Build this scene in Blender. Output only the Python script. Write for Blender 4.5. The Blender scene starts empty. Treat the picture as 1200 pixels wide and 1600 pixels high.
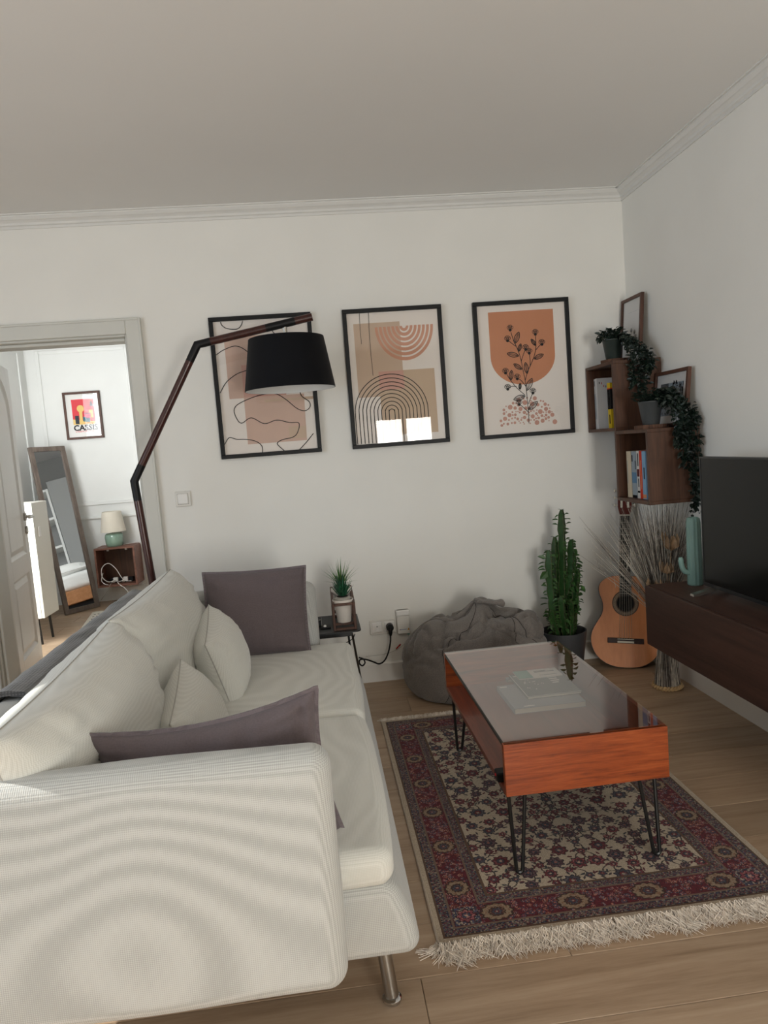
import bpy, bmesh, math, random
import numpy as np
from mathutils import Vector, Matrix, noise
random.seed(7)
C = bpy.context.scene.collection
sc = bpy.context.scene
PI = math.pi

# ------------------------------------------------------------------ camera
def make_camera():
    yaw, pitch, roll = 0.0921, 0.0924, -0.0770
    f = Vector((math.sin(yaw)*math.cos(pitch), math.cos(yaw)*math.cos(pitch), -math.sin(pitch)))
    r = Vector((math.cos(yaw), -math.sin(yaw), 0))
    u = r.cross(f)
    r2 = math.cos(roll)*r + math.sin(roll)*u
    u2 = -math.sin(roll)*r + math.cos(roll)*u
    cd = bpy.data.cameras.new('camera')
    cd.sensor_fit = 'HORIZONTAL'; cd.sensor_width = 36
    cd.lens = 36*1122.18/1200
    cd.clip_start = 0.05
    co = bpy.data.objects.new('camera', cd); C.objects.link(co)
    M = Matrix((r2, u2, -f)).transposed().to_4x4()
    M.translation = Vector((0, -3.8136, 1.2739))
    co.matrix_world = M
    sc.camera = co
make_camera()

# ------------------------------------------------------------------ world, lights, exposure
W = bpy.data.worlds.new('world'); sc.world = W; W.use_nodes = True
bgn = W.node_tree.nodes['Background']
bgn.inputs[0].default_value = (0.62, 0.78, 1.0, 1); bgn.inputs[1].default_value = 1.0

def area(name, loc, direction, sx, sy, watts, col):
    l = bpy.data.lights.new(name, 'AREA'); l.shape = 'RECTANGLE'; l.size = sx; l.size_y = sy
    l.energy = watts; l.color = col
    o = bpy.data.objects.new(name, l); C.objects.link(o); o.location = loc
    o.rotation_euler = Vector(direction).to_track_quat('-Z', 'Y').to_euler()
    return o
# daylight through the window behind the camera, through the side window of the living room; bedroom lamp added inside its window, turned to the far wall
area('daylight_window', (1.265, -6.06, 0.88), (0, 1, 0), 0.82, 1.54, 112, (1.0, 0.96, 0.90))
area('daylight_side', (-3.46, -3.55, 1.42), (1, 0.08, 0), 2.7, 1.9, 66, (0.84, 0.92, 1.0))
area('bedroom_daylight_fill', (-2.50, 0.98, 1.35), (0.5, 0.86, 0), 0.9, 1.7, 70, (0.97, 0.99, 1.0))
sl = bpy.data.lights.new('sun', 'SUN'); sl.energy = 8.0; sl.angle = math.radians(0.6); sl.color = (1.0, 0.96, 0.90)
so = bpy.data.objects.new('sun', sl); C.objects.link(so); so.location = (-6, -3, 5)
so.rotation_euler = Vector((0.85, -0.15, -0.52)).to_track_quat('-Z', 'Y').to_euler()

vs = sc.view_settings
vs.view_transform = 'Standard'; vs.look = 'None'; vs.gamma = 1; vs.use_curve_mapping = False
vs.exposure = -0.10
sc.cycles.use_denoising = True
sc.cycles.max_bounces = 10; sc.cycles.diffuse_bounces = 5; sc.cycles.glossy_bounces = 5
sc.cycles.transparent_max_bounces = 12
sc.cycles.caustics_reflective = False; sc.cycles.caustics_refractive = False
sc.cycles.sample_clamp_indirect = 4.0

# ------------------------------------------------------------------ materials
def lin(h):
    h = h.lstrip('#'); out = []
    for i in (0, 2, 4):
        c = int(h[i:i+2], 16)/255
        out.append(c/12.92 if c <= 0.04045 else ((c+0.055)/1.055)**2.4)
    return tuple(out)
class NT:
    def __init__(s, name):
        s.m = bpy.data.materials.new(name); s.m.use_nodes = True
        s.t = s.m.node_tree; s.b = s.t.nodes['Principled BSDF']; s.out = s.t.nodes['Material Output']
    def n(s, typ, **kw):
        nd = s.t.nodes.new(typ)
        for k, v in kw.items():
            if k in nd.inputs: nd.inputs[k].default_value = v
            else: setattr(nd, k, v)
        return nd
    def l(s, a, b): s.t.links.new(a, b)
    def coord(s, scale=(1, 1, 1), rot=(0, 0, 0), rand=False):
        tc = s.n('ShaderNodeTexCoord'); mp = s.n('ShaderNodeMapping')
        mp.inputs['Scale'].default_value = scale; mp.inputs['Rotation'].default_value = rot
        src = tc.outputs['Object']
        if rand:
            oi = s.n('ShaderNodeObjectInfo'); ad = s.n('ShaderNodeVectorMath', operation='ADD')
            mu = s.n('ShaderNodeMath', operation='MULTIPLY'); mu.inputs[1].default_value = 37.0
            s.l(oi.outputs['Random'], mu.inputs[0])
            s.l(src, ad.inputs[0]); s.l(mu.outputs[0], ad.inputs[1]); src = ad.outputs[0]
        s.l(src, mp.inputs['Vector']); return mp.outputs[0]
    def ramp(s, fac, stops):
        r = s.n('ShaderNodeValToRGB'); e = r.color_ramp.elements
        while len(e) < len(stops): e.new(0.5)
        for x, (p, c) in zip(e, stops): x.position = p; x.color = (*c, 1)
        s.l(fac, r.inputs[0]); return r.outputs[0]
    def bump(s, h, strength, dist=0.002):
        b = s.n('ShaderNodeBump', Strength=strength, Distance=dist); s.l(h, b.inputs['Height']); s.l(b.outputs[0], s.b.inputs['Normal'])
def base(name, col, rough=0.5, metal=0.0, spec=0.5, coat=0.0, var=0.0, vscale=6.0, bs=0.0, bscale=200.0, sheen=0.0, bd=0.001):
    k = NT(name); k.b.inputs['Roughness'].default_value = rough; k.b.inputs['Metallic'].default_value = metal
    k.b.inputs['Specular IOR Level'].default_value = spec; k.b.inputs['Coat Weight'].default_value = coat
    k.b.inputs['Sheen Weight'].default_value = sheen
    c = lin(col) if isinstance(col, str) else col
    co = k.coord()
    nz = k.n('ShaderNodeTexNoise', Scale=vscale, Detail=4.0); k.l(co, nz.inputs['Vector'])
    lo = tuple(x*(1-var) for x in c); hi = tuple(min(1, x*(1+var)) for x in c)
    k.l(k.ramp(nz.outputs[0], [(0.3, lo), (0.7, hi)]), k.b.inputs['Base Color'])
    if bs:
        n2 = k.n('ShaderNodeTexNoise', Scale=bscale, Detail=3.0); k.l(co, n2.inputs['Vector']); k.bump(n2.outputs[0], bs, bd)
    return k.m
def wood(name, c1, c2, axis='x', rough=0.45, scale=1.0, coat=0.0, spec=0.4, rand=False, rings=1.0, c3=None):
    k = NT(name); k.b.inputs['Roughness'].default_value = rough; k.b.inputs['Coat Weight'].default_value = coat
    k.b.inputs['Coat Roughness'].default_value = 0.08
    k.b.inputs['Specular IOR Level'].default_value = spec
    s = {'x': (1.2, 18, 18), 'y': (18, 1.2, 18), 'z': (18, 18, 1.2)}[axis]
    co = k.coord(tuple(v*scale for v in s), rand=rand)
    n1 = k.n('ShaderNodeTexNoise', Scale=1.3*rings, Detail=5.0, Roughness=0.62, Distortion=0.9); k.l(co, n1.inputs['Vector'])
    n2 = k.n('ShaderNodeTexNoise', Scale=9.0, Detail=3.0, Roughness=0.7); k.l(co, n2.inputs['Vector'])
    mx = k.n('ShaderNodeMix', data_type='FLOAT'); mx.inputs['Factor'].default_value = 0.3
    k.l(n1.outputs[0], mx.inputs[2]); k.l(n2.outputs[0], mx.inputs[3])
    a, b = lin(c1), lin(c2)
    st = [(0.33, b), (0.62, a)] if c3 is None else [(0.30, b), (0.5, a), (0.70, lin(c3))]
    col = k.ramp(mx.outputs[0], st)
    if rand:
        oi = k.n('ShaderNodeObjectInfo'); hs = k.n('ShaderNodeHueSaturation')
        mr = k.n('ShaderNodeMapRange'); mr.inputs[3].default_value = 0.86; mr.inputs[4].default_value = 1.10
        k.l(oi.outputs['Random'], mr.inputs[0]); k.l(mr.outputs[0], hs.inputs['Value']); k.l(col, hs.inputs['Color']); col = hs.outputs[0]
    k.l(col, k.b.inputs['Base Color'])
    k.bump(mx.outputs[0], 0.12, 0.001)
    return k.m
def weave(name, col, dark, period=0.0036, bs=0.35, rough=0.9, sheen=0.2, melange=0.0, wr=0.0):
    k = NT(name); k.b.inputs['Roughness'].default_value = rough; k.b.inputs['Sheen Weight'].default_value = sheen
    k.b.inputs['Specular IOR Level'].default_value = 0.15
    tc = k.n('ShaderNodeTexCoord'); sep = k.n('ShaderNodeSeparateXYZ'); k.l(tc.outputs['Object'], sep.inputs[0])
    outs = []
    for i in range(3):
        m = k.n('ShaderNodeMath', operation='MULTIPLY'); m.inputs[1].default_value = 2*PI/period; k.l(sep.outputs[i], m.inputs[0])
        s_ = k.n('ShaderNodeMath', operation='SINE'); k.l(m.outputs[0], s_.inputs[0]); outs.append(s_.outputs[0])
    a1 = k.n('ShaderNodeMath', operation='ADD'); k.l(outs[0], a1.inputs[0]); k.l(outs[1], a1.inputs[1])
    a2 = k.n('ShaderNodeMath', operation='ADD'); k.l(a1.outputs[0], a2.inputs[0]); k.l(outs[2], a2.inputs[1])
    mr = k.n('ShaderNodeMapRange'); mr.inputs[1].default_value = -2.2; mr.inputs[2].default_value = 2.2; k.l(a2.outputs[0], mr.inputs[0])
    h = mr.outputs[0]
    if melange:
        nz = k.n('ShaderNodeTexNoise', Scale=240.0, Detail=2.0); k.l(tc.outputs['Object'], nz.inputs['Vector'])
        mx = k.n('ShaderNodeMix', data_type='FLOAT'); mx.inputs['Factor'].default_value = melange
        k.l(h, mx.inputs[2]); k.l(nz.outputs[0], mx.inputs[3]); h = mx.outputs[0]
    k.l(k.ramp(h, [(0.25, lin(dark)), (0.75, lin(col))]), k.b.inputs['Base Color'])
    if wr:
        nw = k.n('ShaderNodeTexNoise', Scale=9.0, Detail=3.0); k.l(tc.outputs['Object'], nw.inputs['Vector'])
        mw = k.n('ShaderNodeMath', operation='MULTIPLY_ADD'); mw.inputs[1].default_value = wr; k.l(nw.outputs[0], mw.inputs[0]); k.l(h, mw.inputs[2]); h = mw.outputs[0]
    k.bump(h, bs, 0.0012)
    return k.m
def glass(name, tint, ior=1.5, rough=0.0, boost=1.0):
    k = NT(name); k.t.nodes.remove(k.b)
    tr = k.n('ShaderNodeBsdfTransparent'); tr.inputs[0].default_value = (*tint, 1)
    gl = k.n('ShaderNodeBsdfGlossy'); gl.inputs['Roughness'].default_value = rough; gl.inputs[0].default_value = (1, 1, 1, 1)
    fr = k.n('ShaderNodeFresnel', IOR=ior); mu = k.n('ShaderNodeMath', operation='MULTIPLY', use_clamp=True); mu.inputs[1].default_value = boost
    ge = k.n('ShaderNodeNewGeometry'); ma = k.n('ShaderNodeMath', operation='MULTIPLY_ADD'); ma.inputs[1].default_value = 1/ior-ior; ma.inputs[2].default_value = ior
    k.l(ge.outputs['Backfacing'], ma.inputs[0]); k.l(ma.outputs[0], fr.inputs['IOR'])      # a thin pane reflects alike from both sides
    k.l(fr.outputs[0], mu.inputs[0])
    mx = k.n('ShaderNodeMixShader'); k.l(mu.outputs[0], mx.inputs[0]); k.l(tr.outputs[0], mx.inputs[1]); k.l(gl.outputs[0], mx.inputs[2])
    k.l(mx.outputs[0], k.out.inputs[0]); return k.m

M = {}
M['wall'] = base('wall_paint', (0.78, 0.765, 0.72), 0.85, var=0.02, vscale=3, bs=0.05, bscale=160, spec=0.2)
M['ceiling'] = base('ceiling_paint', (0.76, 0.75, 0.73), 0.9, var=0.01, vscale=2, spec=0.1)
M['bedwall'] = base('bedroom_paint', (0.78, 0.79, 0.77), 0.85, var=0.01, spec=0.2)
M['eastwall'] = base('east_wall_dimmed', '#8f8f8c', 0.85, var=0.01)  # bedroom wall darkened in colour to tone down its strong light in the mirror
M['cubewood'] = wood('bedside_walnut', '#83594a', '#634033', 'x', 0.5, 1.2)
M['dimlam'] = base('dimmed_laminate', '#8b8c8a', 0.5)  # white laminate with shade put into its colour, for the mirror view
M['trim'] = base('trim_paint', (0.60, 0.595, 0.55), 0.45, var=0.02, spec=0.4)
M['plinth'] = base('baseboard_paint', (0.74, 0.72, 0.68), 0.5, var=0.01)
M['cornice'] = base('cornice_paint', (0.70, 0.69, 0.66), 0.7, var=0.01, spec=0.2)
M['door'] = base('door_paint', (0.74, 0.73, 0.70), 0.38, var=0.02, spec=0.5)
M['dooredge'] = base('door_edge_paint', (0.68, 0.64, 0.48), 0.5, var=0.02)
M['oak'] = wood('oak_plank', '#ad947a', '#947b62', 'x', 0.42, 0.8, rand=True, c3='#bba48a', spec=0.45)
M['joint'] = base('floor_joint', '#5a4736', 0.8, var=0.1)
M['sofa'] = weave('sofa_weave_dimmed', '#c2c3c0', '#a6a7a4', 0.0040, 0.35, wr=0.0)  # same cover as the cushions, darkened where the window light is too strong
M['cush'] = weave('cushion_weave_brightened', '#dadad4', '#cbcbc4', 0.0034, 0.20)  # same cover made paler, to make up for weak light on the seat
M['seam'] = base('seam_thread', '#aeaca6', 0.9, var=0.05)
M['linen'] = weave('purple_linen', '#665c5e', '#5a5153', 0.0022, 0.12, melange=0.8)
M['linenedge'] = weave('purple_linen_edge', '#756b6e', '#5f5659', 0.0022, 0.4)
M['blanket'] = weave('grey_knit', '#6c6a69', '#4c4b4b', 0.008, 0.9, sheen=0.4)
M['bean'] = weave('heather_grey', '#87807a', '#625d59', 0.0026, 0.5, melange=0.75)
M['chrome'] = base('brushed_steel', '#a9a49c', 0.28, 1.0, var=0.05)
M['steel'] = base('bright_chrome', '#d8d8d8', 0.12, 1.0)
M['blackmetal'] = base('black_metal', '#131313', 0.38, 0.0, var=0.1)
M['blackplate'] = base('black_powder_coat', '#202123', 0.5, var=0.08)
M['blacklacquer'] = base('black_frame', '#0e0f11', 0.5, var=0.1, spec=0.3)
M['shade'] = weave('black_shade', '#0c0d12', '#08090d', 0.0016, 0.15, rough=0.8, sheen=0.05)
M['shadein'] = base('shade_lining', '#d8d8d6', 0.7)
M['lampwood'] = wood('lamp_wood', '#43201a', '#2a120e', 'z', 0.35, 1.6, coat=0.2)
M['rubber'] = base('black_plastic', '#0a0a0c', 0.5, var=0.05, spec=0.3)
M['walnut'] = wood('walnut_x', '#5c3d2c', '#3a2519', 'z', 0.5, 1.1)
M['walnuty'] = wood('walnut_y', '#4b3228', '#34211a', 'y', 0.48, 0.9)
M['walnutback'] = wood('walnut_back', '#4a3328', '#33221a', 'z', 0.6, 1.1)
M['redwood'] = wood('rosewood_front', '#8e4019', '#4f1c09', 'x', 0.3, 1.5, coat=0.3, c3='#a8562a', rings=1.6)
M['redwoody'] = wood('rosewood_side', '#7a3a26', '#552418', 'y', 0.32, 1.0, coat=0.3)
M['tableglass'] = glass('smoked_glass', (0.98, 0.96, 0.93), 1.6, 0.0, 1.85)
M['tableglassunder'] = glass('smoked_glass_underside', (0.98, 0.97, 0.94), 1.5, 0.0, 0.0)
M['picglass'] = glass('picture_glass', (0.96, 0.96, 0.96), 1.5, 0.0, 1.0)
M['mirror'] = base('mirror_silver', (0.9, 0.9, 0.9), 0.01, 1.0)
M['mirrorframe'] = wood('grey_oak', '#7b6f66', '#564c45', 'z', 0.6, 1.3)
M['frame'] = wood('frame_walnut', '#5a3a2c', '#3f281e', 'z', 0.5, 1.5)
M['paper'] = base('paper_cream', (0.86, 0.79, 0.725), 0.8, spec=0.1)
M['paperw'] = base('paper_white', '#d6d4d2', 0.8, spec=0.1)
M['ink'] = base('ink_black', '#17171a', 0.8, spec=0.1)
for nm, h in dict(blush='#d3b3a2', tan='#cdb39c', rose='#cf9f90', terracotta='#c98661', peach='#cf967b', sand='#c9b096', dotpink='#c99786',
                  posterred='#e5414b', posteryellow='#f2cf7c', posterblue='#2f6b7a', posternavy='#26303f', posterorange='#f0883e', posterpink='#d3476f',
                  blueprint='#5d7f9c', sky='#8fb3cf', bookred='#c23a26', bookcream='#cdbfa6', bookmaroon='#5a1f1c', bookyellow='#c9a91f', bookblack='#121214',
                  bookwhite='#c9c7c4', bookgrey='#8f9aa3', bookblue='#7ea3bf', teal='#6ea297', bookdark='#6c6f6f', bookslate='#8f939c', pages='#cfccc2', artgrey='#55585c',
                  wirered='#a11f1c', warnorange='#c98a2a', arrowblue='#4a66a8').items():
    M[nm] = base(nm+'_print', h, 0.7, spec=0.2, var=0.03)
M['plastic'] = base('white_plastic', '#d9d6cf', 0.35, var=0.01)
M['plasticw'] = base('white_gloss_plastic', '#e8e6e2', 0.3)
M['plasticshade'] = base('plastic_recess', '#a8a49c', 0.5)
M['ceramicw'] = base('white_ceramic', '#d8d2cb', 0.45, var=0.03)
M['celadon'] = base('celadon_glaze', '#8fae9c', 0.18, var=0.12, vscale=20, coat=0.5)
M['tealvase'] = base('teal_vase', '#74928a', 0.5, var=0.06)
M['potdark'] = base('anthracite_pot', '#37383b', 0.55, var=0.05)
M['potgrey'] = base('slate_pot', '#3b3e3f', 0.55, var=0.06)
M['potgreen'] = base('dark_green_grey_pot', '#26302c', 0.4, var=0.15)
M['soil'] = base('soil', '#1c1612', 0.95, var=0.4, vscale=80)
M['cactus'] = base('cactus_green', '#27491f', 0.5, var=0.35, vscale=18, bs=0.2, bscale=90)
M['cactusleaf'] = base('cactus_leaf', '#37582a', 0.45, var=0.3, vscale=30)
M['rib'] = base('cactus_rib', '#3f4a2a', 0.7, var=0.3, vscale=60)
M['vine'] = base('vine_leaf', '#14231a', 0.45, var=0.5, vscale=25)
M['vinestem'] = base('vine_stem', '#2c3a20', 0.7)
M['aloe'] = base('aloe_green', '#1d5236', 0.4, var=0.3, vscale=20)
M['grassgreen'] = base('grass_green', '#4d7a34', 0.5, var=0.3, vscale=20)
M['bark'] = wood('bark_slice', '#6a4a38', '#2b1c15', 'z', 0.8, 2.0)
M['spruce'] = wood('spruce_top', '#d98f5c', '#c47a4a', 'z', 0.28, 0.45, coat=0.25)
M['guitarside'] = wood('guitar_side', '#4a2418', '#2c140d', 'z', 0.35, 0.8, coat=0.2)
M['ebony'] = base('ebony', '#141214', 0.4, var=0.1)
M['headwood'] = wood('head_wood', '#5c2018', '#3e120d', 'z', 0.35, 0.9, coat=0.2)
M['bridgewood'] = wood('bridge_wood', '#3b231c', '#22130f', 'x', 0.45, 1.5)
M['ivory'] = base('ivory', '#d8d2c0', 0.4)
M['fret'] = base('nickel', '#b8b4aa', 0.3, 1.0)
M['rosette'] = base('rosette_mosaic', '#7d6a55', 0.5, var=0.5, vscale=260)
M['rosettedark'] = base('rosette_dark', '#4b3a2c', 0.5, var=0.5, vscale=260)
M['void'] = base('dark_inside', '#0a0807', 0.9)
M['twigdark'] = base('twig_dark', '#6a615a', 0.7, var=0.5, vscale=40)
M['twiglight'] = base('twig_light', '#cfc7ba', 0.7, var=0.3, vscale=40)
M['straw'] = base('straw', '#c2a377', 0.8, var=0.2, vscale=60)
M['driedpetal'] = base('dried_petal', '#ab8d6e', 0.7, var=0.35, vscale=40)
M['tvscreen'] = base('screen_black', '#080a0a', 0.16, spec=0.25)
M['tvbezel'] = base('tv_bezel', '#17191b', 0.35)
M['fringe'] = base('rug_fringe', '#ddd2c4', 0.9, var=0.12, vscale=40)
M['selvage'] = base('rug_selvage', '#b8aa99', 0.9, var=0.1, vscale=60)
M['runner'] = base('runner_cotton', '#d5d0c4', 0.95, var=0.06, vscale=60)
M['lampshade'] = base('lamp_linen', '#e3dccd', 0.8, var=0.02)
M['bedding'] = base('white_bedding', '#e2e4e2', 0.85, var=0.03, bs=0.5, bscale=14, bd=0.01)
M['bedwood'] = wood('bed_wood', '#b58258', '#96663f', 'x', 0.5, 0.8)
M['whitelam'] = base('white_laminate', '#dedfdc', 0.4)
M['cream'] = base('cream_laminate', '#dcdad0', 0.4)
M['bedskirt'] = base('dark_fabric', '#1d1e22', 0.9)
M['clear'] = glass('window_glass', (0.97, 0.98, 0.98), 1.45)
M['blind'] = base('blind_fabric', '#b9b3a8', 0.9)

# ------------------------------------------------------------------ mesh builder
class MB:
    def __init__(s): s.v = []; s.f = []; s.m = []; s.cur = 0; s.X = None
    def add(s, vs, fs, mi=None):
        o = len(s.v); mi = s.cur if mi is None else mi
        for p in vs:
            p = Vector(p)
            if s.X is not None: p = s.X @ p
            s.v.append(p)
        for f in fs: s.f.append([i+o for i in f]); s.m.append(mi)
        return s
    def box(s, x0, y0, z0, x1, y1, z1, mi=None):
        v = [(x0,y0,z0),(x1,y0,z0),(x1,y1,z0),(x0,y1,z0),(x0,y0,z1),(x1,y0,z1),(x1,y1,z1),(x0,y1,z1)]
        return s.add(v, [(0,3,2,1),(4,5,6,7),(0,1,5,4),(1,2,6,5),(2,3,7,6),(3,0,4,7)], mi)
    def cbox(s, x0, y0, z0, x1, y1, z1, c=0.002, mi=None):       # chamfered box
        bm = bmesh.new(); bmesh.ops.create_cube(bm, size=1)
        for v in bm.verts:
            v.co = Vector(((x0+x1)/2+v.co.x*(x1-x0), (y0+y1)/2+v.co.y*(y1-y0), (z0+z1)/2+v.co.z*(z1-z0)))
        c = min(c, 0.45*min(abs(x1-x0), abs(y1-y0), abs(z1-z0)))
        bmesh.ops.bevel(bm, geom=list(bm.edges), offset=c, segments=2 if c > 0.004 else 1, affect='EDGES', profile=0.5)
        bm.verts.index_update()
        s.add([v.co.copy() for v in bm.verts], [[v.index for v in f.verts] for f in bm.faces], mi); bm.free(); return s
    def prism(s, poly, axis, a, b, mi=None):                      # polygon in the two other axes, extruded a..b along axis
        n = len(poly)
        def P(q, t):
            return {'x': (t, q[0], q[1]), 'y': (q[0], t, q[1]), 'z': (q[0], q[1], t)}[axis]
        v = [P(q, a) for q in poly]+[P(q, b) for q in poly]
        f = [list(range(n))[::-1], list(range(n, 2*n))]+[(i, (i+1) % n, n+(i+1) % n, n+i) for i in range(n)]
        return s.add(v, f, mi)
    def tube(s, pts, r, n=8, caps=True, mi=None):
        pts = [Vector(p) for p in pts]; rs = r if isinstance(r, (list, tuple)) else [r]*len(pts)
        up = None; v = []
        for i, p in enumerate(pts):
            t = (pts[min(i+1, len(pts)-1)]-pts[max(i-1, 0)])
            t = t.normalized() if t.length > 1e-9 else Vector((0, 0, 1))
            if up is None:
                up = Vector((0, 0, 1)) if abs(t.z) < 0.9 else Vector((1, 0, 0))
            a = (up-t*up.dot(t))
            a = a.normalized() if a.length > 1e-6 else t.orthogonal().normalized()
            up = a; b = t.cross(a)
            v += [p+rs[i]*(math.cos(2*PI*k/n)*a+math.sin(2*PI*k/n)*b) for k in range(n)]
        f = [(i*n+k, i*n+(k+1) % n, (i+1)*n+(k+1) % n, (i+1)*n+k) for i in range(len(pts)-1) for k in range(n)]
        if caps: f += [list(range(n))[::-1], [(len(pts)-1)*n+k for k in range(n)]]
        return s.add(v, f, mi)
    def lathe(s, prof, c, n=32, mi=None, closed=False):           # prof: (r, z) list from centre c
        v = []; m = len(prof)
        for r, z in prof:
            v += [(c[0]+r*math.cos(2*PI*k/n), c[1]+r*math.sin(2*PI*k/n), c[2]+z) for k in range(n)]
        f = [(i*n+k, i*n+(k+1) % n, (i+1)*n+(k+1) % n, (i+1)*n+k) for i in range(m-1) for k in range(n)]
        if prof[0][0] > 1e-6 and not closed: f.append(list(range(n))[::-1])
        if prof[-1][0] > 1e-6 and not closed: f.append([(m-1)*n+k for k in range(n)])
        if closed: f += [((m-1)*n+k, (m-1)*n+(k+1) % n, (k+1) % n, k) for k in range(n)]
        return s.add(v, f, mi)
    def leaf(s, p, d, nrm, L, w, fold=0.25, mi=None):
        p, d = Vector(p), Vector(d).normalized(); nrm = Vector(nrm); nrm = (nrm-d*nrm.dot(d))
        nrm = nrm.normalized() if nrm.length > 1e-5 else d.orthogonal().normalized()
        b = d.cross(nrm); h = nrm*w*fold
        v = [p, p+d*L*0.35+b*w/2+h, p+d*L*0.75+b*w*0.32+h*0.5, p+d*L-nrm*w*0.15, p+d*L*0.75-b*w*0.32+h*0.5, p+d*L*0.35-b*w/2+h, p+d*L*0.45]
        return s.add(v, [(0,1,6),(1,2,6),(2,3,6),(3,4,6),(4,5,6),(5,0,6)], mi)
    def ngon(s, pts, mi=None): return s.add(pts, [list(range(len(pts)))], mi)

def root_loc(o):
    while o.parent: o = o.parent
    return o.location
def link(name, mb, mats, parent=None, smooth=False, loc=None, angle=40):
    off = root_loc(parent) if parent else Vector(loc or (0, 0, 0))
    me = bpy.data.meshes.new(name)
    me.from_pydata([v-off for v in mb.v], [], mb.f)
    for m in (mats if isinstance(mats, (list, tuple)) else [mats]): me.materials.append(M[m] if isinstance(m, str) else m)
    if len(me.materials) > 1: me.polygons.foreach_set('material_index', mb.m)
    bm = bmesh.new(); bm.from_mesh(me); bmesh.ops.recalc_face_normals(bm, faces=bm.faces); bm.to_mesh(me); bm.free()
    if smooth:
        me.polygons.foreach_set('use_smooth', [True]*len(me.polygons))
        if angle < 180: me.set_sharp_from_angle(angle=math.radians(angle))
    me.update()
    o = bpy.data.objects.new(name, me); C.objects.link(o)
    if parent: o.parent = parent
    else: o.location = off
    return o
def tag(o, label, cat, group=None, kind=None):
    o['label'] = label; o['category'] = cat
    if group: o['group'] = group
    if kind: o['kind'] = kind
    return o
def thing(name, label, cat, loc, group=None):
    o = bpy.data.objects.new(name, None); o.empty_display_size = 0.05; C.objects.link(o); o.location = loc
    return tag(o, label, cat, group)
def struct(name, mb, mat, parent=None, smooth=False):
    o = link(name, mb, mat, parent, smooth)
    if not parent: o['kind'] = 'structure'
    return o
def stuff(o): o['kind'] = 'stuff'; return o

def axis_samples(h, r, n, k=4):
    c = h-r
    e = [c+r*math.tan(math.radians(45*i/k)) for i in range(k, 0, -1)]
    inner = [c-2*c*i/n for i in range(n+1)]
    return e+inner+[-x for x in e[::-1]]
def softbox(mb, cx, cy, cz, hx, hy, hz, r=0.03, n=(8, 8, 3), bulge=(0, 0, 0), nz=0.0, ns=5.0, seed=0, fn=None, k=4):
    A = [axis_samples(hx, r, n[0], k), axis_samples(hy, r, n[1], k), axis_samples(hz, r, n[2], k)]
    idx = {}; vs = []; fs = []
    def vid(p):
        key = tuple(round(q, 6) for q in p)
        if key in idx: return idx[key]
        q = Vector(p); c = Vector([max(-(h-r), min(h-r, t)) for h, t in zip((hx, hy, hz), q)])
        d = q-c
        o = c+d.normalized()*r if d.length > 1e-9 else q
        ux, uy, uz = o.x/hx, o.y/hy, o.z/hz
        o = Vector((o.x+bulge[0]*ux*(1-uy*uy)*(1-uz*uz), o.y+bulge[1]*uy*(1-ux*ux)*(1-uz*uz), o.z+bulge[2]*uz*(1-ux*ux)*(1-uy*uy)))
        if nz:
            w = o*ns+Vector((seed*7.3, seed*3.1, seed*5.7))
            o = o+d.normalized()*nz*noise.noise(w) if d.length > 1e-9 else o
        if fn: o = fn(o, (ux, uy, uz))
        idx[key] = len(vs); vs.append(o+Vector((cx, cy, cz))); return idx[key]
    H = (hx, hy, hz)
    for ax in range(3):
        a, b = [i for i in range(3) if i != ax]
        for sgn in (1, -1):
            for i in range(len(A[a])-1):
                for j in range(len(A[b])-1):
                    q = []
                    for (di, dj) in ((0, 0), (1, 0), (1, 1), (0, 1)):
                        p = [0, 0, 0]; p[ax] = sgn*H[ax]; p[a] = A[a][i+di]; p[b] = A[b][j+dj]; q.append(vid(p))
                    if len(set(q)) >= 3: fs.append(list(dict.fromkeys(q)))
    mb.add(vs, fs); return mb
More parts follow.
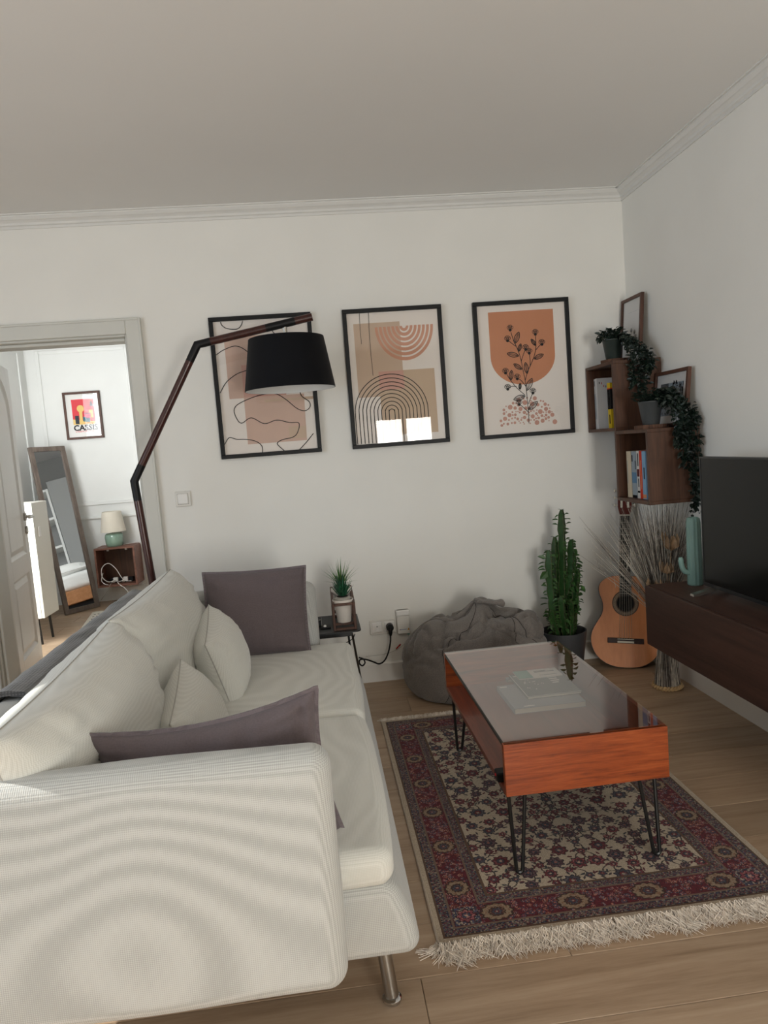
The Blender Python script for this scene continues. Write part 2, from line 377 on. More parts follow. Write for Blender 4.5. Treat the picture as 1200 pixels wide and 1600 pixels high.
def pillow(mb, X, w, h, T, n=34, k=0.05, p=2.6, q=0.55, wr=0.006, seed=0, flange=0.0, sag=0.0, skew=0.0, mi=None):
    """a stuffed pillow in the XZ plane (thickness along Y), placed by the matrix X; returns the seam path"""
    def outl(u, v):
        x = w/2*u*(1-k*(1-v*v)); z = h/2*v*(1-k*(1-u*u))
        if sag: z -= sag*(1-u*u)*max(0, v)
        return x, z
    ts = [math.sin(PI/2*(-1+2*i/n)) for i in range(n+1)]
    grid = {}; vs = []; fs = []
    for side in (1, -1):
        for i, u in enumerate(ts):
            for j, v in enumerate(ts):
                edge = i in (0, n) or j in (0, n)
                if edge and side == -1: grid[side, i, j] = grid[1, i, j]; continue
                x, z = outl(u, v)
                t = T*(max(0, 1-abs(u)**p)*max(0, 1-abs(v)**p))**q
                e = max(abs(u), abs(v))
                if not edge:
                    # wrinkles that run in from the edges
                    a = noise.noise(Vector((v*10+seed, seed*3.3+u*0.8, side*2)))*max(0, abs(u)-0.25)
                    b = noise.noise(Vector((u*10-seed, seed*1.7+9+v*0.8, side*2)))*max(0, abs(v)-0.25)
                    c = noise.noise(Vector((u*2.2+seed*5, v*2.2, side+4)))*0.8
                    t += wr*(2.2*(a+b)*min(1, (1-e)*6)+c*(1-e))
                y = side*t+skew*u*u*T*0.3
                grid[side, i, j] = len(vs); vs.append(X @ Vector((x, y, z)))
    for side in (1, -1):
        for i in range(n):
            for j in range(n):
                qd = [grid[side, i, j], grid[side, i+1, j], grid[side, i+1, j+1], grid[side, i, j+1]]
                fs.append(qd if side == -1 else qd[::-1])
    mb.add(vs, fs, mi)
    ring = [(t, -1) for t in ts]+[(1, t) for t in ts[1:]]+[(t, 1) for t in ts[::-1][1:]]+[(-1, t) for t in ts[::-1][1:]]
    path = []
    for (u, v) in ring:
        x, z = outl(u, v); path.append(X @ Vector((x, skew*u*u*T*0.3, z)))
    if flange:
        m = len(path)-1; o = []
        for (u, v) in ring:
            x, z = outl(u, v); l = math.hypot(x/w*2, z/h*2)
            jx = flange*(1 if abs(u) > 0.999 else 0)*(1 if u > 0 else -1); jz = flange*(1 if abs(v) > 0.999 else 0)*(1 if v > 0 else -1)
            wob = 0.5*flange*noise.noise(Vector((u*9, v*9, seed)))
            o.append(X @ Vector((x+jx, wob+skew*u*u*T*0.3, z+jz)))
        return path, o
    return path, None
def frame_matrix(origin, xdir, zdir):
    x = Vector(xdir).normalized(); z = Vector(zdir); z = (z-x*z.dot(x)).normalized(); y = z.cross(x)
    Mx = Matrix((x, y, z)).transposed().to_4x4(); Mx.translation = Vector(origin); return Mx
def catmull(pts, per=6):
    P = [Vector(p) for p in pts]; P = [P[0]*2-P[1]]+P+[P[-1]*2-P[-2]]; out = []
    for i in range(1, len(P)-2):
        for j in range(per):
            t = j/per; a, b, c, d = P[i-1:i+3]
            out.append(0.5*((2*b)+(c-a)*t+(2*a-5*b+4*c-d)*t*t+(3*b-a-3*c+d)*t**3))
    out.append(P[-2]); return out

# ------------------------------------------------------------------ room shell
XR, ZC, XL, YR, YB, WT = 1.75, 2.53, -3.3, -5.95, 3.2, 0.24
DX0, DX1, DZ = -1.70, -0.88, 1.935            # door opening in the wall behind the sofa
BX0, BX1 = -2.57, 1.5                         # bedroom side walls
mb = MB().box(XL-0.1, YR-0.1, -0.06, XR+0.1, YB+0.1, -0.004)
floor = struct('floor', mb, 'joint')
def lay_planks():
    rnd = random.Random(3); shared = {}
    w, Lp = 0.19, 1.28; y0 = -0.12
    k = -17
    rows = []
    while y0+w*k < YB:
        rows.append(y0+w*k); k += 1
    rows = [y for y in rows if y+w > -3.4]
    for ri, y in enumerate(rows):
        living = y < WT/2-0.02
        xa, xb = (XL, XR) if living else (BX0, BX1)
        if not living: xb = 0.2
        x = xa-rnd.random()*Lp*0.9
        if abs(y-(-0.12-0.19*12)) < 0.001: x = 0.15-Lp*3
        while x < xb:
            a, b = max(x, xa), min(x+Lp, xb)
            if b-a > 0.03:
                key = round(b-a, 4); ya = min(y+w, YB)-y
                if key not in shared or abs(ya-w) > 1e-6:
                    m_ = MB().cbox(0, 0.0006, -0.012, b-a-0.0012, ya-0.0006, 0.0, 0.0014)
                    o = link('plank', m_, 'oak'); o.parent = floor
                    if abs(ya-w) < 1e-6: shared[key] = o.data
                else:
                    o = bpy.data.objects.new('plank', shared[key]); C.objects.link(o); o.parent = floor
                o.location = (a, y, 0)
            x += Lp
lay_planks()
mb = MB().box(XL, YR, -0.012, XR, -3.4, -0.001); link('floor_behind_camera', mb, 'oak', floor)

mb = MB().box(DX1, 0, 0, XR+0.12, WT, ZC).box(XL-0.1, 0, 0, DX0, WT, ZC).box(DX0, 0, DZ, DX1, WT, ZC)
struct('wall_back', mb, 'wall')
mb = MB().box(XR, YR-0.1, 0, XR+0.12, 0, ZC); struct('wall_right', mb, 'wall')
# left wall with a window opening
wy0, wy1, wz0, wz1 = -4.95, -1.55, 0.3, 2.47
mb = MB().box(XL-0.12, YR-0.1, 0, XL, wy0, ZC).box(XL-0.12, wy1, 0, XL, 0, ZC).box(XL-0.12, wy0, 0, XL, wy1, wz0).box(XL-0.12, wy0, wz1, XL, wy1, ZC)
struct('wall_left', mb, 'wall')
# rear wall with the balcony window the pictures mirror
rx0, rx1, rz0, rz1 = 0.84, 1.69, 0.10, 1.66
mb = MB().box(XL-0.1, YR-0.1, 0, rx0, YR, ZC).box(rx1, YR-0.1, 0, XR+0.12, YR, ZC).box(rx0, YR-0.1, 0, rx1, YR, rz0).box(rx0, YR-0.1, rz1, rx1, YR, ZC)
struct('wall_rear', mb, 'wall')
mb = MB().box(XL-0.1, YR-0.1, ZC, XR+0.12, YB+0.12, ZC+0.1); struct('ceiling', mb, 'ceiling')
# bedroom walls
mb = MB().box(BX0-0.12, YB, 0, BX1+0.12, YB+0.12, ZC); struct('wall_far', mb, 'bedwall')
bwy0, bwy1, bwz0, bwz1 = 0.42, 1.54, 0.45, 2.2
mb = MB().box(BX0-0.1, WT, 0, BX0, bwy0, ZC).box(BX0-0.1, bwy1, 0, BX0, YB, ZC).box(BX0-0.1, bwy0, 0, BX0, bwy1, bwz0).box(BX0-0.1, bwy0, bwz1, BX0, bwy1, ZC)
struct('wall_west', mb, 'bedwall')
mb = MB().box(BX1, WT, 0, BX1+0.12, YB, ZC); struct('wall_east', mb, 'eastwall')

# windows (frames with bars, panes)
def window(n, axis, at, a0, a1, z0, z1, th=0.05):
    f = MB(); t = 0.05
    def bar(p0, p1, q0, q1):
        if axis == 'y': f.cbox(p0, at-th/2, q0, p1, at+th/2, q1, 0.004)
        else: f.cbox(at-th/2, p0, q0, at+th/2, p1, q1, 0.004)
    bar(a0, a0+t, z0, z1); bar(a1-t, a1, z0, z1); bar(a0+t, a1-t, z0, z0+t); bar(a0+t, a1-t, z1-t, z1); bar((a0+a1)/2-0.03, (a0+a1)/2+0.03, z0+t, z1-t)
    w = struct('window_%d' % n, f, 'plasticw')
    for q0, q1 in ((a0+t, (a0+a1)/2-0.03), ((a0+a1)/2+0.03, a1-t)):
        g = MB()
        if axis == 'y': g.box(q0, at-0.003, z0+t, q1, at+0.003, z1-t)
        else: g.box(at-0.003, q0, z0+t, at+0.003, q1, z1-t)
        link('pane', g, 'clear', w)
window(1, 'y', YR-0.05, rx0, rx1, rz0, rz1)
window(2, 'x', XL-0.06, wy0, wy1, wz0, wz1)
window(3, 'x', BX0-0.05, bwy0, bwy1, bwz0, bwz1)

# cornice, baseboards, door casing
prof = [(0, 0), (0.006, 0), (0.006, 0.012), (0.014, 0.016), (0.016, 0.026), (0.028, 0.034), (0.034, 0.036), (0.046, 0.048), (0.046, 0.054), (0.056, 0.054), (0.056, 0.0605), (0, 0.0605)]
CZ = ZC-0.06
struct('trim_1', MB().prism([(-d, CZ+z) for d, z in prof], 'x', XL, XR), 'cornice')
struct('trim_2', MB().prism([(XR-d, CZ+z) for d, z in prof], 'y', YR, 0), 'cornice')
struct('baseboard_back', MB().prism([(0, 0), (-0.016, 0), (-0.016, 0.094), (-0.010, 0.102), (0, 0.102)], 'x', DX1+0.076, XR-0.016), 'plinth')
struct('baseboard_right', MB().prism([(XR, 0), (XR-0.016, 0), (XR-0.016, 0.094), (XR-0.010, 0.102), (XR, 0.102)], 'y', YR, 0), 'plinth')
struct('baseboard_left', MB().prism([(0, 0), (-0.016, 0), (-0.016, 0.094), (-0.010, 0.102), (0, 0.102)], 'x', XL, DX0-0.076), 'plinth')
cw = 0.074
casing = struct('trim_3', MB().cbox(DX1-0.004, -0.018, 0, DX1+cw, 0.0, DZ+cw, 0.004), 'trim')
casing['label'] = 'grey painted door casing'
for nm, b in (('casing_post', (DX0-cw, -0.018, 0, DX0+0.004, 0, DZ+cw)), ('casing_head', (DX0+0.004, -0.018, DZ-0.004, DX1-0.004, 0, DZ+cw)),
              ('casing_bead', (DX1+cw-0.012, -0.024, 0, DX1+cw, -0.018, DZ+cw)), ('casing_bead', (DX0-cw, -0.024, DZ+cw-0.012, DX1+cw-0.012, -0.018, DZ+cw)),
              ('jamb_lining', (DX0, 0, 0, DX0+0.014, WT-0.045, DZ)), ('jamb_lining', (DX1-0.014, 0, 0, DX1, WT, DZ)), ('head_lining', (DX0+0.014, 0, DZ-0.014, DX1-0.014, WT, DZ)),
              ('door_stop', (DX0+0.014, 0.02, 0, DX0+0.030, 0.05, DZ-0.014)), ('door_stop', (DX1-0.026, 0.04, 0, DX1-0.014, 0.07, DZ-0.014)), ('head_stop', (DX0+0.03, 0.04, DZ-0.03, DX1-0.026, 0.07, DZ-0.014))):
    link(nm, MB().cbox(*b, 0.003), 'trim', casing)

# bedroom baseboards, chair rail, wall moulding
struct('baseboard_far', MB().prism([(YB, 0), (YB-0.018, 0), (YB-0.018, 0.12), (YB-0.010, 0.132), (YB, 0.132)], 'x', BX0, BX1), 'bedwall')
struct('baseboard_west', MB().prism([(BX0, 0), (BX0+0.018, 0), (BX0+0.018, 0.12), (BX0+0.010, 0.132), (BX0, 0.132)], 'y', WT, YB-0.018), 'bedwall')
def moulding(n, x0, x1, z0, z1):
    t = 0.035; m = MB()
    for a, b, c, d in ((x0, x0+t, z0, z1), (x1-t, x1, z0, z1), (x0+t, x1-t, z1-t, z1), (x0+t, x1-t, z0, z0+t)):
        m.cbox(a, YB-0.014, c, b, YB, d, 0.006)
    struct('trim_%d' % n, m, 'bedwall')
moulding(4, -2.47, -1.63, 0.92, 2.38)
struct('trim_5', MB().cbox(BX0, YB-0.022, 0.79, BX1, YB, 0.815, 0.007), 'bedwall')
m = MB()
for a, b, c, d in ((2.2, 2.235, 0.92, 2.38), (3.02, 3.055, 0.92, 2.38), (2.235, 3.02, 2.345, 2.38), (2.235, 3.02, 0.92, 0.955)): m.cbox(BX0, a, c, BX0+0.014, b, d, 0.006)
struct('trim_6', m, 'bedwall')

# ------------------------------------------------------------------ door leaf
def build_door():
    H = Vector((-1.715, 0.255, 0)); T = Vector((-1.847, 0.943, 0)); d = (T-H).normalized(); nrm = Vector((d.y, -d.x, 0))   # nrm faces +x
    X = Matrix((d, nrm, Vector((0, 0, 1)))).transposed().to_4x4(); X.translation = H
    L, Ht, th = 0.70, 1.925, 0.04
    s0, s1 = 0.150, 0.605
    def mm(): m = MB(); m.X = X; return m
    m = mm()
    m.cbox(0, -th, 0.008, s0, 0, Ht, 0.002).cbox(s1, -th, 0.008, L, 0, Ht, 0.002)
    m.box(s0, -th, 0.008, s1, 0, 0.20).box(s0, -th, 0.66, s1, 0, 0.775)
    N = 16
    arch = [(s0, Ht), (s0, 1.66)]+[((s0+s1)/2-(s1-s0)/2*math.cos(PI*i/N), 1.66+0.19*math.sin(PI*i/N)) for i in range(1, N)]+[(s1, 1.66), (s1, Ht)]
    for i in range(1, len(arch)-2):
        a, b = arch[i], arch[i+1]
        m.add([(a[0], -th, a[1]), (b[0], -th, b[1]), (b[0], -th, Ht), (a[0], -th, Ht), (a[0], 0, a[1]), (b[0], 0, b[1]), (b[0], 0, Ht), (a[0], 0, Ht)],
              [(0,1,2,3), (7,6,5,4), (0,4,5,1), (3,2,6,7)])
    door = struct('door_1', m, 'door')
    lower = [(s0, 0.20), (s1, 0.20), (s1, 0.66), (s0, 0.66)]
    upper = [(s0, 0.775), (s1, 0.775)]+[(a, b) for a, b in arch[::-1][1:-1]]
    for poly in (lower, upper):
        cx = sum(p[0] for p in poly)/len(poly); z0 = min(p[1] for p in poly); z1 = max(p[1] for p in poly); cz = (z0+z1)/2
        def ins(k): return [(p[0]+(k if p[0] < cx-0.001 else -k if p[0] > cx+0.001 else 0)*min(1, abs(p[0]-cx)/0.12), p[1]+(k if p[1] < cz else -k)) for p in poly]
        rings = [(ins(0.0), -0.001), (ins(0.012), -0.012), (ins(0.020), -0.016), (ins(0.052), -0.004)]
        m = mm(); n = len(poly); v = []; f = []
        for pl, y in rings: v += [(p[0], y, p[1]) for p in pl]
        for i in range(3): f += [(i*n+k, i*n+(k+1) % n, (i+1)*n+(k+1) % n, (i+1)*n+k) for k in range(n)]
        f.append([3*n+k for k in range(n)]); v += [(p[0], -0.03, p[1]) for p in poly]; f.append([4*n+k for k in range(n)])
        m.add(v, f); link('door_panel', m, 'door', door)
    link('hinge_edge', mm().box(-0.004, -th+0.001, 0.008, 0.0, -0.001, Ht).box(0.0, 0.0, 0.008, 0.016, 0.0016, Ht), 'dooredge', door)
    m = mm(); m.tube([(L-0.05, 0.0, 1.0), (L-0.05, 0.012, 1.0)], 0.026, 20)
    m.tube([(L-0.05, 0.010, 1.0), (L-0.05, 0.05, 1.0)], 0.009, 10); m.tube([(L-0.05, 0.05, 1.0), (L-0.12, 0.052, 1.0), (L-0.17, 0.050, 1.0)], 0.009, 10)
    h = link('door_handle', m, 'chrome', door, True); h['label'] = 'brushed metal lever handle'
    m = mm(); m.tube([(L-0.05, 0.0, 0.915), (L-0.05, 0.012, 0.915)], 0.026, 20); link('lock_rose', m, 'chrome', door, True)
    link('threshold_strip', MB().cbox(DX0, 0.10, 0, DX1, 0.115, 0.003, 0.001), 'joint', door)
build_door()

# ------------------------------------------------------------------ sofa
def build_sofa():
    s = thing('sofa', 'pale grey woven three seat sofa with metal legs and low wide armrests', 'sofa', (-0.36, -1.52, 0))
    # base: front leans out towards the floor
    m = MB()
    def lean(o, u): return Vector((o.x+(0.028*(0.3-u[2]) if u[0] > 0 else 0)*abs(u[0])+0.012*(1-u[2]**2)*max(0, u[0]), o.y, o.z))
    softbox(m, -0.355, -1.515, 0.255, 0.465, 0.845, 0.09, 0.035, (14, 26, 3), fn=lean)
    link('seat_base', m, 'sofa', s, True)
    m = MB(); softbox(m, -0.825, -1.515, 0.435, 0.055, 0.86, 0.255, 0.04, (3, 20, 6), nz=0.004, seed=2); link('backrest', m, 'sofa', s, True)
    def arm(y, lean_y, x0, x1, seed):
        m = MB(); cx = (x0+x1)/2
        def fn(o, u):
            o = Vector(o); o.y += lean_y*u[2]
            o.z += 0.006*(1-u[0]**2)*max(0, u[2]); return o
        softbox(m, cx, y, 0.445, (x1-x0)/2, 0.048, 0.245, 0.042, (16, 3, 8), bulge=(0, 0.010, 0), nz=0.004, ns=4, seed=seed, fn=fn)
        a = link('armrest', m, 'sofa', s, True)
        return a
    arm(-2.425, 0.012, -0.88, -0.016, 1)
    arm(-0.615, 0.010, -0.88, -0.04, 3)
    for i, (y0, y1) in enumerate(((-2.372, -1.552), (-1.545, -0.672))):
        m = MB()
        def fn(o, u):
            o = Vector(o)
            o.z += 0.006*noise.noise(Vector((o.x*5, o.y*5+i*9, 0)))*max(0, u[2]); o.x += 0.012*(1-u[1]**2)*max(0, u[0]); return o
        softbox(m, -0.315, (y0+y1)/2, 0.378, 0.412, (y1-y0)/2, 0.044, 0.036, (14, 14, 2), bulge=(0, 0, 0.022), nz=0.004, seed=5+i, fn=fn)
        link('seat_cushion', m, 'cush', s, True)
    for (x, y, dx, dy) in ((0.060, -2.247, 0.015, -0.020), (0.045, -0.80, 0.03, 0.03), (-0.76, -2.235, -0.03, -0.03), (-0.76, -0.80, -0.03, 0.03)):
        m = MB(); m.tube([(x, y, 0.18), (x+dx, y+dy, 0.014)], 0.0165, 16); l = link('leg', m, 'chrome', s, True)
        m = MB(); m.lathe([(0.020, 0), (0.0225, 0.004), (0.0225, 0.010), (0.017, 0.014)], (x+dx, y+dy, 0), 18); link('foot_cap', m, 'steel', l, True)
build_sofa()

def loose_pillow(name, label, cat, group, origin, xdir, zdir, w, h, T, mat, seed, k=0.05, wr=0.006, flange=0, sag=0, p=2.6, q=0.55, seam=0.0022, seammat='seam', n=36, edge='linenedge', skew=0.0):
    X = frame_matrix(origin, xdir, zdir)
    r = thing(name, label, cat, origin, group)
    m = MB(); path, fl = pillow(m, X, w, h, T, n, k, p, q, wr, seed, flange, sag, skew)
    link('cover', m, mat, r, True, angle=180)
    if fl:
        m = MB(); nn = len(path); th = X.to_3x3() @ Vector((0, 0.0016, 0))
        v = [p_+th for p_ in path]+[p_+th for p_ in fl]+[p_-th for p_ in fl]+[p_-th for p_ in path]
        f = [(j*nn+i, j*nn+i+1, (j+1)*nn+i+1, (j+1)*nn+i) for j in range(3) for i in range(nn-1)]
        m.add(v, f); link('edge_flange', m, edge, r, True)
    elif seam:
        m = MB(); m.tube(path, seam, 5, False); link('seam', m, seammat, r, True)
    return r
g = 'back cushions along the sofa'
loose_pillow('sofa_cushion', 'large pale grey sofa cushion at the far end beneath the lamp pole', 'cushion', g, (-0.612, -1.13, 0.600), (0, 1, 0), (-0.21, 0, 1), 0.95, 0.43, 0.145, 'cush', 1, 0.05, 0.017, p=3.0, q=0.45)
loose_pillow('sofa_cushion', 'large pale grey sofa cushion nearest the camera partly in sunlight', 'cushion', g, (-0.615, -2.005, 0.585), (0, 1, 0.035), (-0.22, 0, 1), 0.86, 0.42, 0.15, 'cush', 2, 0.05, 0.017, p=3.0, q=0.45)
g = 'small pale pillows leaning on the sofa cushions'
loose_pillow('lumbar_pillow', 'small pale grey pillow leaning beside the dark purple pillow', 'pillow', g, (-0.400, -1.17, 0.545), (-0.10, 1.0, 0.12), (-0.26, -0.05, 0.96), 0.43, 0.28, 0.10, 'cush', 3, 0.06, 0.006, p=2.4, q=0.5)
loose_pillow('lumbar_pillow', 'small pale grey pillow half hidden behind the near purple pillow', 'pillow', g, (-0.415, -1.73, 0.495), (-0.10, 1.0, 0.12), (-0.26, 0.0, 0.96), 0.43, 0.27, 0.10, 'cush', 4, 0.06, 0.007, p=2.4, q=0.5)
g = 'dark purple linen pillows'
loose_pillow('linen_pillow', 'dark purple linen pillow standing upright against the far armrest', 'pillow', g, (-0.295, -0.755, 0.605), (1, 0.0, -0.02), (-0.04, 0.17, 1), 0.425, 0.36, 0.062, 'linen', 5, 0.04, 0.009, flange=0.009, p=2.2, q=0.5)
loose_pillow('linen_pillow', 'dark purple linen pillow slumped against the near armrest', 'pillow', g, (-0.264, -2.268, 0.560), (1, 0.0, 0.10), (-0.07, -0.06, 1), 0.485, 0.345, 0.070, 'linen', 6, 0.08, 0.015, flange=0.009, sag=0.016, p=2.2, q=0.5)

def build_blanket():
    m = MB(); n = 60; pr_ = []
    # cross section over the back of the sofa (x, z), then thickness
    path = [(-0.905, 0.30), (-0.902, 0.50), (-0.897, 0.64), (-0.880, 0.695), (-0.845, 0.718), (-0.80, 0.716), (-0.772, 0.70), (-0.764, 0.66)]
    P = catmull([(a, 0, b) for a, b in path], 4); rows = []
    for j in range(n+1):
        y = -1.93+(1.93-0.575)*j/n; row = []
        for i, p in enumerate(P):
            d = 0.012*noise.noise(Vector((y*5, i*0.15, 3)))+0.004*noise.noise(Vector((y*22, i*0.5, 1)))
            e = 0.02*math.sin(j*0.35) if i == 0 else 0
            row.append(Vector((p.x-abs(d)*0.7-0.002, y, p.z+abs(d)*0.8+e)))
        rows.append(row)
    k = len(P)
    top = [p for r in rows for p in r]
    inn = []
    for r in rows:
        for i, p in enumerate(r):
            t = (r[min(i+1, k-1)]-r[max(i-1, 0)]).normalized(); nn = Vector((t.z, 0, -t.x)); inn.append(p+nn*0.014)
    f = [(j*k+i, j*k+i+1, (j+1)*k+i+1, (j+1)*k+i) for j in range(n) for i in range(k-1)]
    N = len(top); f2 = [[q+N for q in reversed(x)] for x in f]
    side = [(i, i+1, N+i+1, N+i) for i in range(k-1)]+[(n*k+i, N+n*k+i, N+n*k+i+1, n*k+i+1) for i in range(k-1)]
    side += [(j*k, N+j*k, N+(j+1)*k, (j+1)*k) for j in range(n)]+[(j*k+k-1, (j+1)*k+k-1, N+(j+1)*k+k-1, N+j*k+k-1) for j in range(n)]
    m.add(top+inn, f+f2+side)
    tag(link('throw_blanket', m, 'blanket', None, True, (-0.85, -1.2, 0.3)), 'grey knitted throw draped over the sofa back', 'blanket')
build_blanket()

# ------------------------------------------------------------------ floor lamp
def build_floor_lamp():
    y = -0.36
    r = thing('floor_lamp', 'tall angled dark wooden floor lamp with a black drum shade', 'lamp', (-0.757, y, 0))
    k2 = Vector((-0.838, y, 1.196)); k1 = Vector((-0.488, y, 1.803)); tip = Vector((0.052, y, 1.898)); bs = Vector((-0.757, y, 0.03))
    rad = 0.0185
    m = MB(); m.lathe([(0.15, 0), (0.15, 0.016), (0.145, 0.022), (0.03, 0.026), (0.022, 0.05)], (bs.x, y, 0), 36); link('lamp_base', m, 'blackmetal', r, True)
    def seg(a, b, nm, mat, n=16, rr=rad):
        m = MB(); m.tube([a, b], rr, n); link(nm, m, mat, r, True)
    d1 = (bs-k2).normalized(); d2 = (k1-k2).normalized(); d3 = (tip-k1).normalized()
    seg(bs, k2+d1*0.092, 'pole_segment', 'lampwood'); seg(k2+d2*0.085, k1-d2*0.085, 'pole_segment', 'lampwood')
    seg(k1+d3*0.062, k1+d3*0.325, 'pole_segment', 'lampwood'); seg(k1+d3*0.465, tip, 'pole_segment', 'lampwood')
    for pts in ([k2+d1*0.092, k2, k2+d2*0.085], [k1-d2*0.085, k1, k1+d3*0.062]):
        ca = (pts[0]-pts[1]).normalized().dot((pts[2]-pts[1]).normalized()); hw = rad*1.02/math.sin(math.acos(ca)/2)
        m = MB(); m.tube(pts, rad*1.02, 16)
        mid = m.v[16:32]; bis = ((pts[0]-pts[1]).normalized()+(pts[2]-pts[1]).normalized()).normalized()
        for q in range(16, 32):
            dq = m.v[q]-pts[1]; k_ = dq.dot(bis); m.v[q] = pts[1]+dq-bis*k_+bis*(k_*hw/(rad*1.02))
        link('elbow_joint', m, 'rubber', r, True)
    seg(k1+d3*0.325, k1+d3*0.465, 'sleeve', 'rubber', rr=rad*1.02)
    hx = k1+d3*0.405; c = (-0.078, y)
    m = MB(); m.tube([(hx.x, y, hx.z), (c[0], y, 1.80)], 0.005, 8); m.tube([(c[0], y, 1.862), (c[0], y, 1.80)], 0.009, 12); link('hanger', m, 'chrome', r, True)
    z0, z1, ra, rb = 1.569, 1.806, 0.213, 0.176; t = 0.003
    m = MB(); m.cur = 0
    m.lathe([(rb, z1), (ra, z0)], (c[0], y, 0), 64, 0, True); m.f = m.f[:64]; m.m = m.m[:64]
    m.lathe([(ra-t, z0), (rb-t, z1)], (c[0], y, 0), 64, 1, True); m.f = m.f[:128]; m.m = m.m[:128]
    o = 0
    for k in range(64):
        kk = (k+1) % 64
        m.f += [[k, kk, 3*64+kk, 3*64+k], [64+k, 128+k, 128+kk, 64+kk]]; m.m += [0, 0]
    link('lamp_shade', m, ['shade', 'shadein'], r, True)
    m = MB()
    for k in range(3):
        a = 2*PI*k/3+0.4; m.tube([(c[0], y, 1.80), (c[0]+(rb-0.002)*math.cos(a), y+(rb-0.002)*math.sin(a), z1-0.004)], 0.002, 6)
    m.lathe([(0.02, 1.735), (0.02, 1.80)], (c[0], y, 0), 14); link('shade_holder', m, 'chrome', r, True)
    m = MB(); m.lathe([(0.004, -0.10), (0.022, -0.085), (0.03, -0.055), (0.022, -0.02), (0.014, 0)], (c[0], y, 1.735), 16); link('light_bulb', m, 'plasticw', r, True)
build_floor_lamp()

# ------------------------------------------------------------------ framed prints on the wall
def flat(mb, o, x, z, poly, layer, mi):      # polygon in print coordinates (0..1) just above the paper
    mb.ngon([(o[0]+x*p[0], o[1]-0.0003*layer, o[2]+z*p[1]) for p in poly], mi)
def stroke(mb, o, x, z, pts, w, layer, mi, per=6):
    P = catmull([(p[0]*x, 0, p[1]*z) for p in pts], per) if len(pts) > 2 else [Vector((p[0]*x, 0, p[1]*z)) for p in pts]
    P = [Vector((min(x, max(0, p.x)), 0, min(z, max(0, p.z)))) for p in P]
    v = []
    for i, p in enumerate(P):
        t = P[min(i+1, len(P)-1)]-P[max(i-1, 0)]
        t = t.normalized() if t.length > 1e-9 else Vector((1, 0, 0)); nn = Vector((-t.z, 0, t.x))*w/2
        v += [p+nn, p-nn]
    mb.add([(o[0]+q.x, o[1]-0.0003*layer, o[2]+q.z) for q in v], [(2*i, 2*i+1, 2*i+3, 2*i+2) for i in range(len(P)-1)], mi)
def ell(cx, cz, rx, rz, a0=0, a1=2*PI, n=32): return [(cx+rx*math.cos(a0+(a1-a0)*i/n), cz+rz*math.sin(a0+(a1-a0)*i/n)) for i in range(n+1)]
def picture(label, x0, z0, w, h, bar, depth, art, yw=0.0, matf='blacklacquer', group=None, printmats=None, name='picture_frame'):
    r = thing(name, label, 'picture', (x0+w/2, yw, z0), group)
    yf = yw-depth
    for b in ((x0, x0+w, z0+h-bar, z0+h), (x0, x0+w, z0, z0+bar), (x0, x0+bar, z0+bar, z0+h-bar), (x0+w-bar, x0+w, z0+bar, z0+h-bar)):
        link('frame_bar', MB().cbox(b[0], yf, b[2], b[1], yw-0.002, b[3], 0.0015), matf, r)
    m = MB(); o = (x0+bar, yw-depth*0.45, z0+bar); pw, ph = w-2*bar, h-2*bar
    m.box(o[0], o[1], o[2], o[0]+pw, yw-0.003, o[2]+ph, 0)
    art(m, o, pw, ph)
    link('print', m, printmats, r)
    link('glass_pane', MB().add([(o[0], yf+0.004, o[2]), (o[0]+pw, yf+0.004, o[2]), (o[0]+pw, yf+0.004, o[2]+ph), (o[0], yf+0.004, o[2]+ph)], [(0, 1, 2, 3)]), 'picglass', r)
    return r
PM = ['paper', 'ink', 'blush', 'tan', 'rose', 'terracotta', 'peach', 'sand', 'dotpink']
def art_lines(m, o, x, z):
    rects = [([(.099,.885),(.57,.885),(.57,.42),(.099,.42)], 2), ([(.255,.667),(.71,.667),(.71,.424),(.255,.424)], 4), ([(.253,.424),(.90,.424),(.89,.068),(.25,.068)], 2), ([(.475,.40),(.995,.40),(.995,.378),(.475,.378)], 3), ([(.704,.178),(.888,.178),(.888,.088),(.704,.088)], 3)]
    for i, (p, mi) in enumerate(rects): flat(m, o, x, z, p, 1+i, mi)
    for c in ([(.081,.997),(.093,.973),(.138,.948),(.223,.937),(.272,.946),(.301,.971),(.316,.997)], [(.618,.932),(.624,.903),(.678,.87),(.78,.86),(.9,.83),(.95,.74)], [(.001,.755),(.087,.79),(.216,.813),(.318,.777),(.40,.70),(.36,.64),(.299,.625),(.198,.603),(.084,.549),(.005,.47)],
              [(.82,.52),(.853,.452),(.877,.403),(.95,.359),(.951,.317),(.894,.292),(.808,.316),(.699,.389),(.587,.437),(.411,.432),(.209,.386),(.138,.341),(.155,.271),(.205,.233),(.312,.268),(.447,.217),(.583,.237),(.718,.211),(.817,.202),(.798,.136),(.744,.099),(.624,.084),(.566,.061),(.589,.032),(.634,0)],
              [(.001,.081),(.057,.13),(.134,.114),(.252,.106),(.348,.083),(.398,.046),(.398,0)], [(.802,0),(.888,.056),(.967,.116)]):
        stroke(m, o, x, z, c, 0.0040, 7, 1)
